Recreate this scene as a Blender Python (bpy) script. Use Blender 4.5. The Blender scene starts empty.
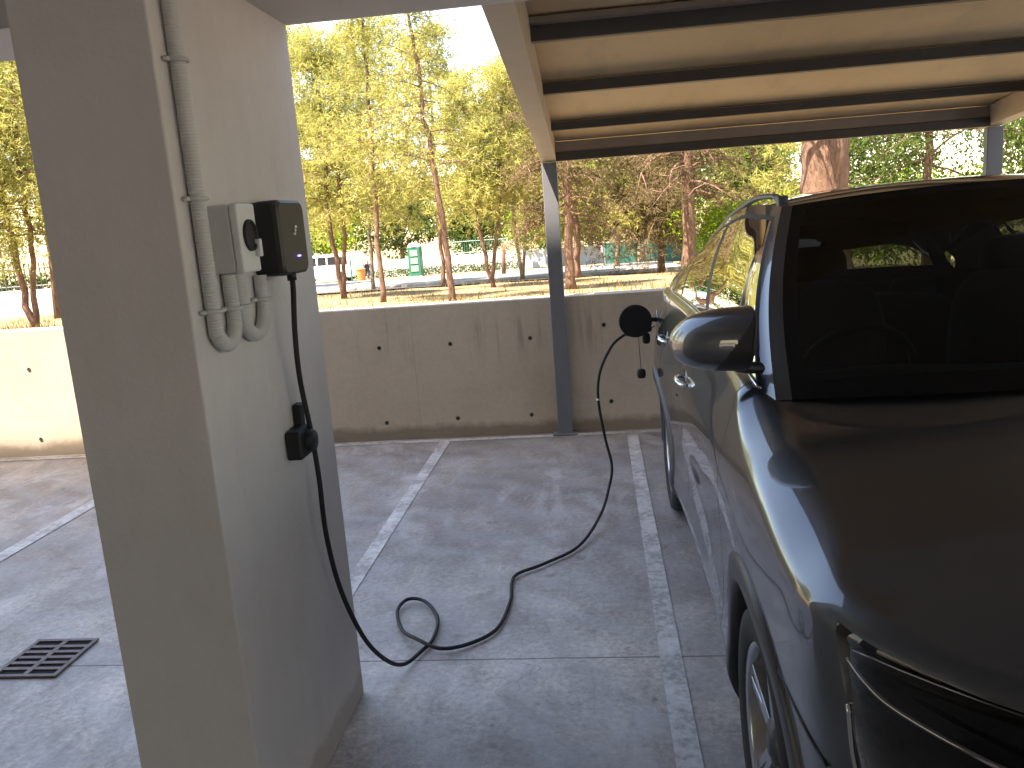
import bpy, math, random
import numpy as np
from mathutils import Vector, Matrix

# ------------------------------------------------------------------ camera, sky, sun, exposure
scene = bpy.context.scene
COL = scene.collection
cam_d = bpy.data.cameras.new("camera")
cam_d.sensor_width = 36.0
cam_d.lens = 36.0 * 830.0 / 1024.0
cam_d.clip_start = 0.02
cam_d.clip_end = 3000.0
cam = bpy.data.objects.new("camera", cam_d)
COL.objects.link(cam)
M3 = ((0.99272710, 0.05171042, -0.10871494),
      (0.09637501, 0.19980722, 0.97508406),
      (-0.07214404, 0.97846978, -0.19337045))        # columns: right, up, forward
mw = Matrix.Identity(4)
for r in range(3):
    mw[r][0] = M3[r][0]; mw[r][1] = M3[r][1]; mw[r][2] = -M3[r][2]
mw[2][3] = 1.70
cam.matrix_world = mw
scene.camera = cam

SUN = Vector((-1.0, -1.0, 3.1)).normalized()          # towards the sun
world = bpy.data.worlds.new("World")
scene.world = world
world.use_nodes = True
wn = world.node_tree
bg = wn.nodes["Background"]
sky = wn.nodes.new("ShaderNodeTexSky")
sky.sky_type = 'NISHITA'
sky.sun_disc = False
sky.sun_elevation = math.asin(SUN.z)
sky.sun_rotation = math.atan2(SUN.x, SUN.y)
sky.dust_density = 0.5
wn.links.new(sky.outputs[0], bg.inputs[0])
bg.inputs[1].default_value = 0.09
sun_d = bpy.data.lights.new("sun", 'SUN')
sun_d.energy = 3.3
sun_d.angle = math.radians(0.53)
sun_d.color = (1.0, 0.95, 0.88)
sun = bpy.data.objects.new("sun", sun_d)
COL.objects.link(sun)
sun.rotation_euler = SUN.to_track_quat('Z', 'Y').to_euler()
sun.location = (-20, -20, 60)
scene.view_settings.view_transform = 'Standard'
scene.view_settings.look = 'None'
scene.view_settings.gamma = 1.0
scene.view_settings.use_curve_mapping = False
scene.view_settings.exposure = 3.0
scene.view_settings.use_white_balance = True
scene.view_settings.white_balance_temperature = 7900.0
scene.view_settings.white_balance_tint = 14.0
scene.cycles.max_bounces = 10
scene.cycles.diffuse_bounces = 5
scene.cycles.glossy_bounces = 5
scene.cycles.transparent_max_bounces = 12

rng = np.random.default_rng(11)
random.seed(5)

# ------------------------------------------------------------------ materials
def new_mat(name):
    m = bpy.data.materials.new(name)
    m.use_nodes = True
    nt = m.node_tree
    return m, nt, nt.nodes["Principled BSDF"]

def ramp(nt, src, stops):
    r = nt.nodes.new("ShaderNodeValToRGB")
    el = r.color_ramp.elements
    while len(el) < len(stops):
        el.new(0.5)
    for e, (p, c) in zip(el, stops):
        e.position = p
        e.color = (c[0], c[1], c[2], 1) if len(c) == 3 else c
    nt.links.new(src, r.inputs[0])
    return r.outputs[0]

def noise(nt, scale, detail=4, rough=0.6, vec=None, dist=0.0):
    n = nt.nodes.new("ShaderNodeTexNoise")
    n.inputs["Scale"].default_value = scale
    n.inputs["Detail"].default_value = detail
    n.inputs["Roughness"].default_value = rough
    n.inputs["Distortion"].default_value = dist
    if vec is not None:
        nt.links.new(vec, n.inputs["Vector"])
    return n.outputs[0]

def wpos(nt, scale=(1, 1, 1), loc=(0, 0, 0)):
    g = nt.nodes.new("ShaderNodeNewGeometry")
    mp = nt.nodes.new("ShaderNodeMapping")
    mp.inputs["Scale"].default_value = scale
    mp.inputs["Location"].default_value = loc
    nt.links.new(g.outputs["Position"], mp.inputs["Vector"])
    return mp.outputs[0]

def mix(nt, fac, a, b, mode='MIX'):
    n = nt.nodes.new("ShaderNodeMix")
    n.data_type = 'RGBA'
    n.blend_type = mode
    for i, v in ((0, fac), (6, a), (7, b)):
        if hasattr(v, "is_output"):
            nt.links.new(v, n.inputs[i])
        elif i == 0:
            n.inputs[0].default_value = v
        else:
            n.inputs[i].default_value = (v[0], v[1], v[2], 1)
    return n.outputs[2]

def math_n(nt, op, a, b=None, clamp=False):
    n = nt.nodes.new("ShaderNodeMath")
    n.operation = op
    n.use_clamp = clamp
    for i, v in ((0, a), (1, b)):
        if v is None:
            continue
        if hasattr(v, "is_output"):
            nt.links.new(v, n.inputs[i])
        else:
            n.inputs[i].default_value = v
    return n.outputs[0]

def sep(nt, vec=None):
    s = nt.nodes.new("ShaderNodeSeparateXYZ")
    if vec is None:
        vec = nt.nodes.new("ShaderNodeNewGeometry").outputs["Position"]
    nt.links.new(vec, s.inputs[0])
    return s.outputs

def bump(nt, bsdf, h, strength=0.2, dist=0.01):
    b = nt.nodes.new("ShaderNodeBump")
    b.inputs["Strength"].default_value = strength
    b.inputs["Distance"].default_value = dist
    nt.links.new(h, b.inputs["Height"])
    nt.links.new(b.outputs[0], bsdf.inputs["Normal"])

def plain(name, col, rough=0.6, metal=0.0, var=0.12, scale=9.0, coat=0.0, spec=0.5, bmp=0.0, bscale=120):
    m, nt, b = new_mat(name)
    n = noise(nt, scale, 5, 0.6, wpos(nt))
    lo = tuple(c * (1 - var) for c in col); hi = tuple(min(1, c * (1 + var)) for c in col)
    nt.links.new(ramp(nt, n, [(0.3, lo), (0.7, hi)]), b.inputs["Base Color"])
    b.inputs["Roughness"].default_value = rough
    b.inputs["Metallic"].default_value = metal
    b.inputs["Coat Weight"].default_value = coat
    b.inputs["Coat Roughness"].default_value = 0.03
    b.inputs["Specular IOR Level"].default_value = spec
    if bmp:
        bump(nt, b, noise(nt, bscale, 3, 0.6, wpos(nt)), bmp, 0.004)
    return m

MT = {}
# painted plaster of the pillar and soffit
def plaster(name, col):
    m, nt, b = new_mat(name)
    n1 = noise(nt, 1.7, 6, 0.62, wpos(nt))
    n2 = noise(nt, 14, 5, 0.7, wpos(nt, (1, 1, 0.25)))
    c = ramp(nt, n1, [(0.3, [v * 0.90 for v in col]), (0.7, [min(1, v * 1.06) for v in col])])
    c = mix(nt, 0.25, c, ramp(nt, n2, [(0.35, [v * 0.82 for v in col]), (0.65, col)]))
    z = sep(nt)[2]
    # scuffed, dirty foot: splash marks of their own ragged shape
    d = math_n(nt, 'ADD', z, math_n(nt, 'MULTIPLY', noise(nt, 6, 6, 0.7, wpos(nt)), -0.16))
    f = ramp(nt, d, [(-0.0, (0.5,) * 3), (0.03, (0, 0, 0))])
    c = mix(nt, f, c, (0.30, 0.27, 0.24))
    nt.links.new(c, b.inputs["Base Color"])
    b.inputs["Roughness"].default_value = 0.75
    bump(nt, b, noise(nt, 70, 4, 0.6, wpos(nt)), 0.35, 0.005)
    return m
MT['plaster'] = plaster('painted_plaster', (0.63, 0.60, 0.585))
MT['soffit'] = plain('painted_soffit', (0.62, 0.59, 0.57), 0.8, var=0.06, scale=2, bmp=0.15)
MT['facade'] = plain('facade_render', (0.52, 0.47, 0.42), 0.85, var=0.1, scale=1.2, bmp=0.2, bscale=40)

def floor_mat():
    m, nt, b = new_mat('trowelled_concrete')
    p = wpos(nt)
    big = noise(nt, 0.8, 5, 0.6, p, 0.6)
    mid = noise(nt, 3.2, 7, 0.68, wpos(nt, (1, 0.55, 1), (3, 1, 0)), 0.4)
    fine = noise(nt, 38, 6, 0.75, p)
    c = ramp(nt, mid, [(0.30, (0.30, 0.258, 0.220)), (0.48, (0.49, 0.428, 0.366)), (0.66, (0.71, 0.63, 0.55))])
    # swept, brownish dusty film over broad patches
    c = mix(nt, ramp(nt, big, [(0.42, (0, 0, 0)), (0.62, (0.55, 0.55, 0.55))]), c, (0.25, 0.225, 0.20))
    y = sep(nt)[1]
    yb = ramp(nt, math_n(nt, 'MULTIPLY', y, 0.1), [(0.28, (0, 0, 0)), (0.42, (0.85,) * 3)])
    c = mix(nt, math_n(nt, 'MULTIPLY', yb, ramp(nt, noise(nt, 1.9, 6, 0.7, p, 0.5), [(0.3, (0.35,) * 3), (0.6, (1, 1, 1))])), c, (0.20, 0.175, 0.155))
    c = mix(nt, 0.75, c, ramp(nt, fine, [(0.3, (0.22, 0.22, 0.22)), (0.7, (0.74, 0.74, 0.74))]), 'OVERLAY')
    # worn-through patina: ragged patches where the laitance has gone
    wm = noise(nt, 1.7, 12, 0.72, wpos(nt, (1, 1, 1), (2, 5, 0)), 0.8)
    c = mix(nt, ramp(nt, wm, [(0.48, (0, 0, 0)), (0.58, (0.5,) * 3)]), c, (0.24, 0.212, 0.19))
    pm = noise(nt, 1.1, 10, 0.7, wpos(nt, (1.4, 0.6, 1), (9, 2, 0)), 0.5)
    c = mix(nt, ramp(nt, pm, [(0.55, (0, 0, 0)), (0.63, (0.5,) * 3)]), c, (0.58, 0.55, 0.53))
    sk = noise(nt, 90, 2, 0.5, p)
    c = mix(nt, ramp(nt, sk, [(0.70, (0, 0, 0)), (0.75, (0.45,) * 3)]), c, (0.13, 0.115, 0.10))
    # spots of oil and old drips
    sp = noise(nt, 7.5, 3, 0.5, wpos(nt, (1, 1, 1), (7, 3, 0)))
    c = mix(nt, ramp(nt, sp, [(0.66, (0, 0, 0)), (0.72, (0.5, 0.5, 0.5))]), c, (0.08, 0.075, 0.07))
    # arcs left by a trowelling machine and tyre sweeps
    w = nt.nodes.new("ShaderNodeTexWave")
    w.wave_type = 'BANDS'; w.bands_direction = 'DIAGONAL'
    w.inputs["Scale"].default_value = 1.3; w.inputs["Distortion"].default_value = 9; w.inputs["Detail"].default_value = 4
    w.inputs["Detail Scale"].default_value = 1.4
    nt.links.new(p, w.inputs["Vector"])
    c = mix(nt, math_n(nt, 'MULTIPLY', w.outputs[1], 0.22), c, (0.46, 0.46, 0.48))
    # saw-cut joints every 3.4 m
    x, y2, z = sep(nt)
    jy = math_n(nt, 'ABSOLUTE', math_n(nt, 'SUBTRACT', math_n(nt, 'ADD', y2, math_n(nt, 'MULTIPLY', noise(nt, 2.0, 4, 0.6, p), 0.02)), 2.995))
    jf = math_n(nt, 'LESS_THAN', jy, 0.0045)
    c = mix(nt, math_n(nt, 'MULTIPLY', jf, 0.75), c, (0.05, 0.048, 0.045))
    cr = nt.nodes.new("ShaderNodeTexVoronoi")
    cr.feature = 'DISTANCE_TO_EDGE'; cr.inputs["Scale"].default_value = 0.55
    wv = nt.nodes.new("ShaderNodeVectorMath"); wv.operation = 'ADD'
    ns = nt.nodes.new("ShaderNodeTexNoise"); ns.inputs["Scale"].default_value = 2.2; ns.inputs["Detail"].default_value = 2
    nt.links.new(p, ns.inputs["Vector"]); nt.links.new(p, wv.inputs[0]); nt.links.new(ns.outputs[1], wv.inputs[1])
    nt.links.new(wv.outputs[0], cr.inputs["Vector"])
    cf = math_n(nt, 'MULTIPLY', math_n(nt, 'LESS_THAN', cr.outputs["Distance"], 0.0014), 0.22)
    c = mix(nt, cf, c, (0.07, 0.065, 0.06))
    nt.links.new(c, b.inputs["Base Color"])
    nt.links.new(ramp(nt, mid, [(0.3, (0.62,) * 3), (0.7, (0.42,) * 3)]), b.inputs["Roughness"])
    bump(nt, b, fine, 0.12, 0.004)
    return m
MT['floor'] = floor_mat()

def line_mat():
    m, nt, b = new_mat('worn_white_paint')
    p = wpos(nt)
    n = noise(nt, 26, 7, 0.75, p)
    n2 = noise(nt, 4, 4, 0.6, p)
    wear = math_n(nt, 'ADD', math_n(nt, 'MULTIPLY', n, 0.6), math_n(nt, 'MULTIPLY', n2, 0.5))
    c = ramp(nt, wear, [(0.40, (0.68, 0.65, 0.62)), (0.52, (0.56, 0.53, 0.50)), (0.62, (0.34, 0.31, 0.285))])
    nt.links.new(c, b.inputs["Base Color"])
    b.inputs["Roughness"].default_value = 0.6
    return m
MT['line'] = line_mat()

def wall_mat():
    m, nt, b = new_mat('board_marked_concrete')
    p = wpos(nt)
    c = ramp(nt, noise(nt, 1.3, 6, 0.62, p, 0.4), [(0.3, (0.46, 0.39, 0.31)), (0.7, (0.60, 0.525, 0.43))])
    c = mix(nt, 0.35, c, ramp(nt, noise(nt, 22, 5, 0.7, p), [(0.3, (0.33, 0.27, 0.21)), (0.7, (0.50, 0.43, 0.35))]))
    # rain streaks that start under the coping
    st = noise(nt, 1.0, 5, 0.7, wpos(nt, (9, 1, 0.55)))
    z = sep(nt)[2]
    zf = ramp(nt, z, [(0.55, (0, 0, 0)), (0.78, (1, 1, 1)), (0.90, (1, 1, 1)), (1.0, (0.3, 0.3, 0.3))])
    c = mix(nt, math_n(nt, 'MULTIPLY', zf, ramp(nt, st, [(0.54, (0, 0, 0)), (0.70, (0.55, 0.55, 0.55))])), c, (0.15, 0.135, 0.115))
    # ragged darker brown band at the foot
    zd = math_n(nt, 'ADD', z, math_n(nt, 'MULTIPLY', noise(nt, 5, 5, 0.7, p), -0.14))
    c = mix(nt, ramp(nt, zd, [(0.0, (0.75,) * 3), (0.06, (0, 0, 0))]), c, (0.17, 0.13, 0.095))
    x = sep(nt)[0]
    jx = math_n(nt, 'ABSOLUTE', math_n(nt, 'SUBTRACT', math_n(nt, 'FRACT', math_n(nt, 'MULTIPLY', math_n(nt, 'ADD', x, 0.24), 0.4)), 0.5))
    c = mix(nt, math_n(nt, 'MULTIPLY', math_n(nt, 'LESS_THAN', jx, 0.0012), 0.25), c, (0.14, 0.12, 0.1))
    nt.links.new(c, b.inputs["Base Color"])
    b.inputs["Roughness"].default_value = 0.85
    bump(nt, b, noise(nt, 45, 5, 0.7, p), 0.25, 0.006)
    return m
MT['wall'] = wall_mat()

def ground_mat():
    m, nt, b = new_mat('dry_ground')
    p = wpos(nt)
    c = ramp(nt, noise(nt, 0.55, 6, 0.65, p, 0.5), [(0.3, (0.15, 0.105, 0.045)), (0.5, (0.25, 0.19, 0.09)), (0.72, (0.34, 0.27, 0.145))])
    c = mix(nt, 0.6, c, ramp(nt, noise(nt, 9, 6, 0.75, p), [(0.3, (0.11, 0.066, 0.028)), (0.65, (0.31, 0.235, 0.13))]))
    nt.links.new(c, b.inputs["Base Color"])
    b.inputs["Roughness"].default_value = 0.95
    bump(nt, b, noise(nt, 14, 6, 0.7, p), 0.6, 0.05)
    return m
MT['ground'] = ground_mat()
MT['road'] = plain('pale_pavement', (0.17, 0.165, 0.16), 0.9, var=0.1, scale=0.8, bmp=0.2, bscale=20)
MT['asphalt'] = plain('worn_asphalt', (0.085, 0.083, 0.08), 0.9, var=0.15, scale=0.8, bmp=0.3, bscale=60)
MT['kerb'] = plain('kerb_stone', (0.42, 0.40, 0.37), 0.85, var=0.1, bmp=0.2)
MT['white_wall'] = plain('white_render', (0.50, 0.51, 0.53), 0.8, var=0.06, scale=1.5, bmp=0.1)

def leaf_mat(name, a, c2, trans=0.35):
    m = bpy.data.materials.new(name); m.use_nodes = True
    nt = m.node_tree
    for n in list(nt.nodes): nt.nodes.remove(n)
    out = nt.nodes.new("ShaderNodeOutputMaterial")
    d = nt.nodes.new("ShaderNodeBsdfDiffuse"); t = nt.nodes.new("ShaderNodeBsdfTranslucent")
    mx = nt.nodes.new("ShaderNodeMixShader"); mx.inputs[0].default_value = trans
    p = wpos(nt)
    n1 = noise(nt, 1.4, 4, 0.6, p); n2 = noise(nt, 16, 3, 0.6, p)
    f = math_n(nt, 'ADD', math_n(nt, 'MULTIPLY', n1, 0.6), math_n(nt, 'MULTIPLY', n2, 0.4))
    mid = [(x + y) / 2 for x, y in zip(a, c2)]
    c = ramp(nt, f, [(0.36, a), (0.5, mid), (0.64, c2)])
    nt.links.new(c, d.inputs[0]); nt.links.new(c, t.inputs[0])
    nt.links.new(d.outputs[0], mx.inputs[1]); nt.links.new(t.outputs[0], mx.inputs[2])
    nt.links.new(mx.outputs[0], out.inputs[0])
    return m
MT['pine'] = leaf_mat('pine_needles', (0.19, 0.205, 0.05), (0.56, 0.53, 0.185), 0.5)
MT['pine_dry'] = leaf_mat('dry_pine_needles', (0.10, 0.078, 0.042), (0.26, 0.205, 0.11), 0.4)
MT['leaf'] = leaf_mat('broad_leaves', (0.11, 0.19, 0.02), (0.32, 0.46, 0.045), 0.45)
MT['leaf_dark'] = leaf_mat('dark_conifer_foliage', (0.04, 0.075, 0.02), (0.13, 0.17, 0.05))
MT['hedge'] = leaf_mat('hedge_leaves', (0.04, 0.07, 0.02), (0.11, 0.15, 0.04))
MT['straw'] = leaf_mat('straw', (0.17, 0.105, 0.04), (0.32, 0.235, 0.105), 0.3)

def bark_mat(name, a, c2):
    m, nt, b = new_mat(name)
    v = wpos(nt, (1, 1, 0.28))
    n = noise(nt, 26, 6, 0.7, v, 0.7)
    c = ramp(nt, n, [(0.34, a), (0.62, c2)])
    nt.links.new(c, b.inputs["Base Color"])
    b.inputs["Roughness"].default_value = 0.95
    bump(nt, b, n, 0.9, 0.03)
    return m
MT['bark'] = bark_mat('pine_bark', (0.085, 0.05, 0.036), (0.235, 0.14, 0.098))
MT['bark_grey'] = bark_mat('grey_bark', (0.12, 0.085, 0.06), (0.32, 0.25, 0.19))

MT['steel_grey'] = plain('grey_painted_steel', (0.155, 0.165, 0.185), 0.45, 0.0, 0.1, 5)
MT['steel_dark'] = plain('dark_painted_steel', (0.060, 0.055, 0.052), 0.55, 0.0, 0.12, 5)
MT['steel_web'] = plain('bare_grey_purlin_web', (0.27, 0.22, 0.18), 0.5, 0.0, 0.12, 5)
MT['beam'] = plain('pale_grey_painted_beam', (0.50, 0.42, 0.335), 0.5, 0.0, 0.08, 4)
MT['sheet'] = plain('cream_roof_sheet', (0.60, 0.46, 0.30), 0.5, 0.0, 0.08, 1.2)
def sheet_mat():
    m, nt, b = new_mat('cream_roof_sheet')
    col = (0.62, 0.445, 0.255)
    c = ramp(nt, noise(nt, 1.3, 5, 0.6, wpos(nt)), [(0.3, [v * .9 for v in col]), (0.7, [v * 1.08 for v in col])])
    c = mix(nt, ramp(nt, noise(nt, 3.0, 7, 0.7, wpos(nt, (2.2, 0.5, 1))), [(0.52, (0, 0, 0)), (0.66, (0.35,) * 3)]), c, (0.36, 0.27, 0.18))
    sp = noise(nt, 30, 3, 0.6, wpos(nt))
    c = mix(nt, ramp(nt, sp, [(0.70, (0, 0, 0)), (0.75, (0.4,) * 3)]), c, (0.22, 0.15, 0.09))
    nt.links.new(c, b.inputs["Base Color"]); b.inputs["Roughness"].default_value = 0.5
    bump(nt, b, noise(nt, 3, 3, 0.5, wpos(nt)), 0.15, 0.01)
    return m
MT['sheet'] = sheet_mat()
MT['pvc'] = plain('grey_pvc', (0.52, 0.52, 0.51), 0.5, var=0.05)
MT['pvc_light'] = plain('light_grey_pvc', (0.66, 0.67, 0.66), 0.45, var=0.05)
MT['black'] = plain('black_plastic', (0.010, 0.010, 0.011), 0.55, var=0.1)
MT['black_gloss'] = plain('black_gloss_plastic', (0.006, 0.006, 0.007), 0.06, var=0.1, coat=0.6)
MT['rubber'] = plain('black_rubber', (0.016, 0.016, 0.017), 0.7, var=0.15, scale=30)
MT['charcoal'] = plain('charcoal_textured_plastic', (0.032, 0.027, 0.025), 0.5, var=0.06, scale=40)
MT['iron'] = plain('rusty_cast_iron', (0.20, 0.165, 0.15), 0.7, 0.3, 0.25, 18, bmp=0.3)
MT['pit'] = plain('dark_gully', (0.008, 0.007, 0.007), 0.9)
MT['dark_hole'] = plain('dark_tie_cone', (0.035, 0.03, 0.026), 0.9)
MT['chrome'] = plain('bright_metal', (0.62, 0.63, 0.66), 0.12, 1.0, 0.04)
MT['alloy'] = plain('silver_alloy', (0.50, 0.51, 0.53), 0.25, 1.0, 0.05)
MT['interior'] = plain('dark_cabin_trim', (0.014, 0.0135, 0.0135), 0.7, var=0.1)
MT['cladding'] = plain('grey_wheelarch_plastic', (0.05, 0.053, 0.06), 0.42, var=0.08, scale=30)
MT['well'] = plain('wheel_well_liner', (0.006, 0.006, 0.006), 0.95)
MT['green'] = plain('green_painted_metal', (0.012, 0.135, 0.080), 0.45, var=0.1)
MT['green_pale'] = plain('pale_green_panel', (0.20, 0.34, 0.26), 0.5, var=0.15, scale=5)
MT['green_net'] = plain('green_netting', (0.02, 0.125, 0.09), 0.7, var=0.25, scale=6)
MT['white_paint'] = plain('white_vehicle_paint', (0.75, 0.76, 0.78), 0.25, coat=0.5)
MT['white_plain'] = plain('white_plastic', (0.78, 0.78, 0.77), 0.4)
MT['skin'] = plain('skin', (0.48, 0.28, 0.20), 0.6)
MT['cloth_white'] = plain('white_cotton', (0.75, 0.74, 0.72), 0.85)
MT['cloth_dark'] = plain('dark_cloth', (0.04, 0.042, 0.05), 0.85)
MT['hair'] = plain('dark_hair', (0.03, 0.02, 0.015), 0.7)
MT['frit'] = plain('black_glass_border', (0.004, 0.004, 0.004), 0.25, var=0.1, spec=0.25)
MT['orange'] = plain('orange_plastic', (0.62, 0.22, 0.06), 0.5)
MT['fence_metal'] = plain('dark_fence_metal', (0.06, 0.07, 0.065), 0.5)

def paint_mat():
    m, nt, b = new_mat('dark_grey_metallic_paint')
    n = nt.nodes.new("ShaderNodeTexVoronoi")
    n.inputs["Scale"].default_value = 1500
    nt.links.new(wpos(nt), n.inputs["Vector"])
    c = ramp(nt, n.outputs["Distance"], [(0.0, (0.074, 0.082, 0.098)), (0.6, (0.048, 0.054, 0.066))])
    nt.links.new(c, b.inputs["Base Color"])
    b.inputs["Metallic"].default_value = 0.55
    b.inputs["Roughness"].default_value = 0.34
    b.inputs["Coat Weight"].default_value = 1.0
    b.inputs["Coat Roughness"].default_value = 0.012
    b.inputs["Coat IOR"].default_value = 1.6
    return m
MT['paint'] = paint_mat()

def glass_mat(name, tint, ior=1.5):
    m = bpy.data.materials.new(name); m.use_nodes = True
    nt = m.node_tree
    for n in list(nt.nodes): nt.nodes.remove(n)
    out = nt.nodes.new("ShaderNodeOutputMaterial")
    tr = nt.nodes.new("ShaderNodeBsdfTransparent"); tr.inputs[0].default_value = (*tint, 1)
    gl = nt.nodes.new("ShaderNodeBsdfGlossy"); gl.inputs["Roughness"].default_value = 0.0
    gl.inputs[0].default_value = (1, 1, 1, 1)
    fr = nt.nodes.new("ShaderNodeFresnel"); fr.inputs[0].default_value = ior
    mx = nt.nodes.new("ShaderNodeMixShader")
    nt.links.new(fr.outputs[0], mx.inputs[0])
    nt.links.new(tr.outputs[0], mx.inputs[1]); nt.links.new(gl.outputs[0], mx.inputs[2])
    nt.links.new(mx.outputs[0], out.inputs[0])
    return m
MT['screen_glass'] = glass_mat('windscreen_glass', (0.28, 0.31, 0.28), 1.40)
MT['side_glass'] = glass_mat('tinted_side_glass', (0.20, 0.22, 0.20), 1.65)
MT['lens'] = glass_mat('lamp_lens', (0.55, 0.55, 0.55), 1.22)

def emit_mat(name, col, s):
    m, nt, b = new_mat(name)
    b.inputs["Base Color"].default_value = (*[c * 0.3 for c in col], 1)
    b.inputs["Emission Color"].default_value = (*col, 1)
    b.inputs["Emission Strength"].default_value = s
    return m
MT['led'] = emit_mat('blue_status_led', (0.12, 0.10, 1.0), 1.4)

# ------------------------------------------------------------------ mesh helpers
class MB:
    def __init__(self):
        self.v = []; self.f = []
    def add(self, verts, faces):
        o = len(self.v)
        self.v.extend([tuple(map(float, p)) for p in verts])
        self.f.extend([tuple(i + o for i in f) for f in faces])
        return self
    def box(self, x0, x1, y0, y1, z0, z1):
        return self.add([(x0, y0, z0), (x1, y0, z0), (x1, y1, z0), (x0, y1, z0), (x0, y0, z1), (x1, y0, z1), (x1, y1, z1), (x0, y1, z1)],
                        [(0, 3, 2, 1), (4, 5, 6, 7), (0, 1, 5, 4), (1, 2, 6, 5), (2, 3, 7, 6), (3, 0, 4, 7)])
    def hexa(self, b, t):
        return self.add(list(b) + list(t), [(0, 3, 2, 1), (4, 5, 6, 7), (0, 1, 5, 4), (1, 2, 6, 5), (2, 3, 7, 6), (3, 0, 4, 7)])
    def tube(self, pts, rad, n=10, caps=True, scale_b=1.0):
        pts = np.array(pts, float); m = len(pts)
        rad = np.full(m, rad, float) if np.isscalar(rad) else np.array(rad, float)
        tan = np.gradient(pts, axis=0)
        tan /= np.linalg.norm(tan, axis=1)[:, None] + 1e-12
        up = np.array([0, 0, 1.0]) if abs(tan[0][2]) < 0.9 else np.array([1.0, 0, 0])
        vs = []
        nrm = np.cross(tan[0], up); nrm /= np.linalg.norm(nrm)
        for i in range(m):
            nrm = nrm - tan[i] * np.dot(nrm, tan[i]); nrm /= np.linalg.norm(nrm) + 1e-12
            bn = np.cross(tan[i], nrm)
            for k in range(n):
                a = 2 * math.pi * k / n
                vs.append(pts[i] + rad[i] * (math.cos(a) * nrm + scale_b * math.sin(a) * bn))
        fs = [(i * n + k, i * n + (k + 1) % n, (i + 1) * n + (k + 1) % n, (i + 1) * n + k) for i in range(m - 1) for k in range(n)]
        if caps:
            fs.append(tuple(range(n - 1, -1, -1))); fs.append(tuple((m - 1) * n + k for k in range(n)))
        return self.add(vs, fs)
    def lathe(self, prof, c, axis='z', n=32, closed=False):
        vs = []; m = len(prof)
        for r, h in prof:
            for k in range(n):
                a = 2 * math.pi * k / n
                p = (r * math.cos(a), r * math.sin(a), h)
                if axis == 'x': p = (h, p[0], p[1])
                elif axis == 'y': p = (p[0], h, p[1])
                vs.append((c[0] + p[0], c[1] + p[1], c[2] + p[2]))
        fs = [(i * n + k, i * n + (k + 1) % n, (i + 1) * n + (k + 1) % n, (i + 1) * n + k) for i in range(m - 1) for k in range(n)]
        if closed:
            fs += [((m - 1) * n + k, (m - 1) * n + (k + 1) % n, (k + 1) % n, k) for k in range(n)]
        return self.add(vs, fs)
    def grid(self, P, keep=None):
        a, b, _ = P.shape
        vs = P.reshape(-1, 3)
        fs = [(i * b + j, i * b + j + 1, (i + 1) * b + j + 1, (i + 1) * b + j) for i in range(a - 1) for j in range(b - 1) if keep is None or keep[i, j]]
        used = sorted({q for f in fs for q in f}); mp = {q: i for i, q in enumerate(used)}
        return self.add([vs[q] for q in used], [tuple(mp[q] for q in f) for f in fs])
    def ball(self, c, r, n=16, m=10, e=1.0):
        vs = []; 
        rx, ry, rz = (r, r, r) if np.isscalar(r) else r
        sp = lambda x: math.copysign(abs(x) ** e, x)
        for i in range(m + 1):
            t = math.pi * i / m - math.pi / 2
            for k in range(n):
                a = 2 * math.pi * k / n
                vs.append((c[0] + rx * sp(math.cos(t)) * sp(math.cos(a)), c[1] + ry * sp(math.cos(t)) * sp(math.sin(a)), c[2] + rz * sp(math.sin(t))))
        fs = [(i * n + k, i * n + (k + 1) % n, (i + 1) * n + (k + 1) % n, (i + 1) * n + k) for i in range(m) for k in range(n)]
        return self.add(vs, fs)
    def mirror_x(self, cx):
        o = MB(); o.v = [(2 * cx - x, y, z) for x, y, z in self.v]; o.f = [tuple(reversed(f)) for f in self.f]
        return o
    def build(self, name, mat, parent=None, smooth=False, bevel=0.0, base=None, merge=False):
        me = bpy.data.meshes.new(name)
        off = ROOT.get(parent.name, (0, 0, 0)) if parent is not None else (base or (0, 0, 0))
        V = np.array(self.v, float) - np.array(off, float)
        me.from_pydata(V.tolist(), [], self.f)
        me.materials.append(MT[mat] if isinstance(mat, str) else mat)
        if smooth:
            me.polygons.foreach_set("use_smooth", [True] * len(me.polygons))
        me.update()
        o = bpy.data.objects.new(name, me)
        COL.objects.link(o)
        if parent is not None:
            o.parent = parent
            ROOT[o.name] = off
        else:
            o.location = off
            ROOT[o.name] = off
        if smooth and merge:
            import bmesh
            bm = bmesh.new(); bm.from_mesh(me)
            bmesh.ops.remove_doubles(bm, verts=bm.verts, dist=1e-5)
            bm.to_mesh(me); bm.free()
        if bevel:
            md = o.modifiers.new("bevel", 'BEVEL'); md.width = bevel; md.segments = 3; md.limit_method = 'ANGLE'
            md.harden_normals = False
        return o
ROOT = {}

def tag(o, label=None, cat=None, group=None, kind=None):
    if label: o["label"] = label
    if cat: o["category"] = cat
    if group: o["group"] = group
    if kind: o["kind"] = kind
    return o

def thing(name, loc, label, cat, group=None):
    o = bpy.data.objects.new(name, None)
    COL.objects.link(o)
    o.location = loc
    o.empty_display_size = 0.1
    ROOT[o.name] = tuple(loc)
    return tag(o, label, cat, group)

def smooth_path(pts, n=12):
    P = np.array(pts, float)
    Q = np.vstack([2 * P[0] - P[1], P, 2 * P[-1] - P[-2]])
    out = []
    for i in range(1, len(Q) - 2):
        p0, p1, p2, p3 = Q[i - 1], Q[i], Q[i + 1], Q[i + 2]
        for t in np.linspace(0, 1, n, endpoint=False):
            out.append(0.5 * ((2 * p1) + (-p0 + p2) * t + (2 * p0 - 5 * p1 + 4 * p2 - p3) * t * t + (-p0 + 3 * p1 - 3 * p2 + p3) * t ** 3))
    out.append(P[-1])
    return np.array(out)

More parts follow.
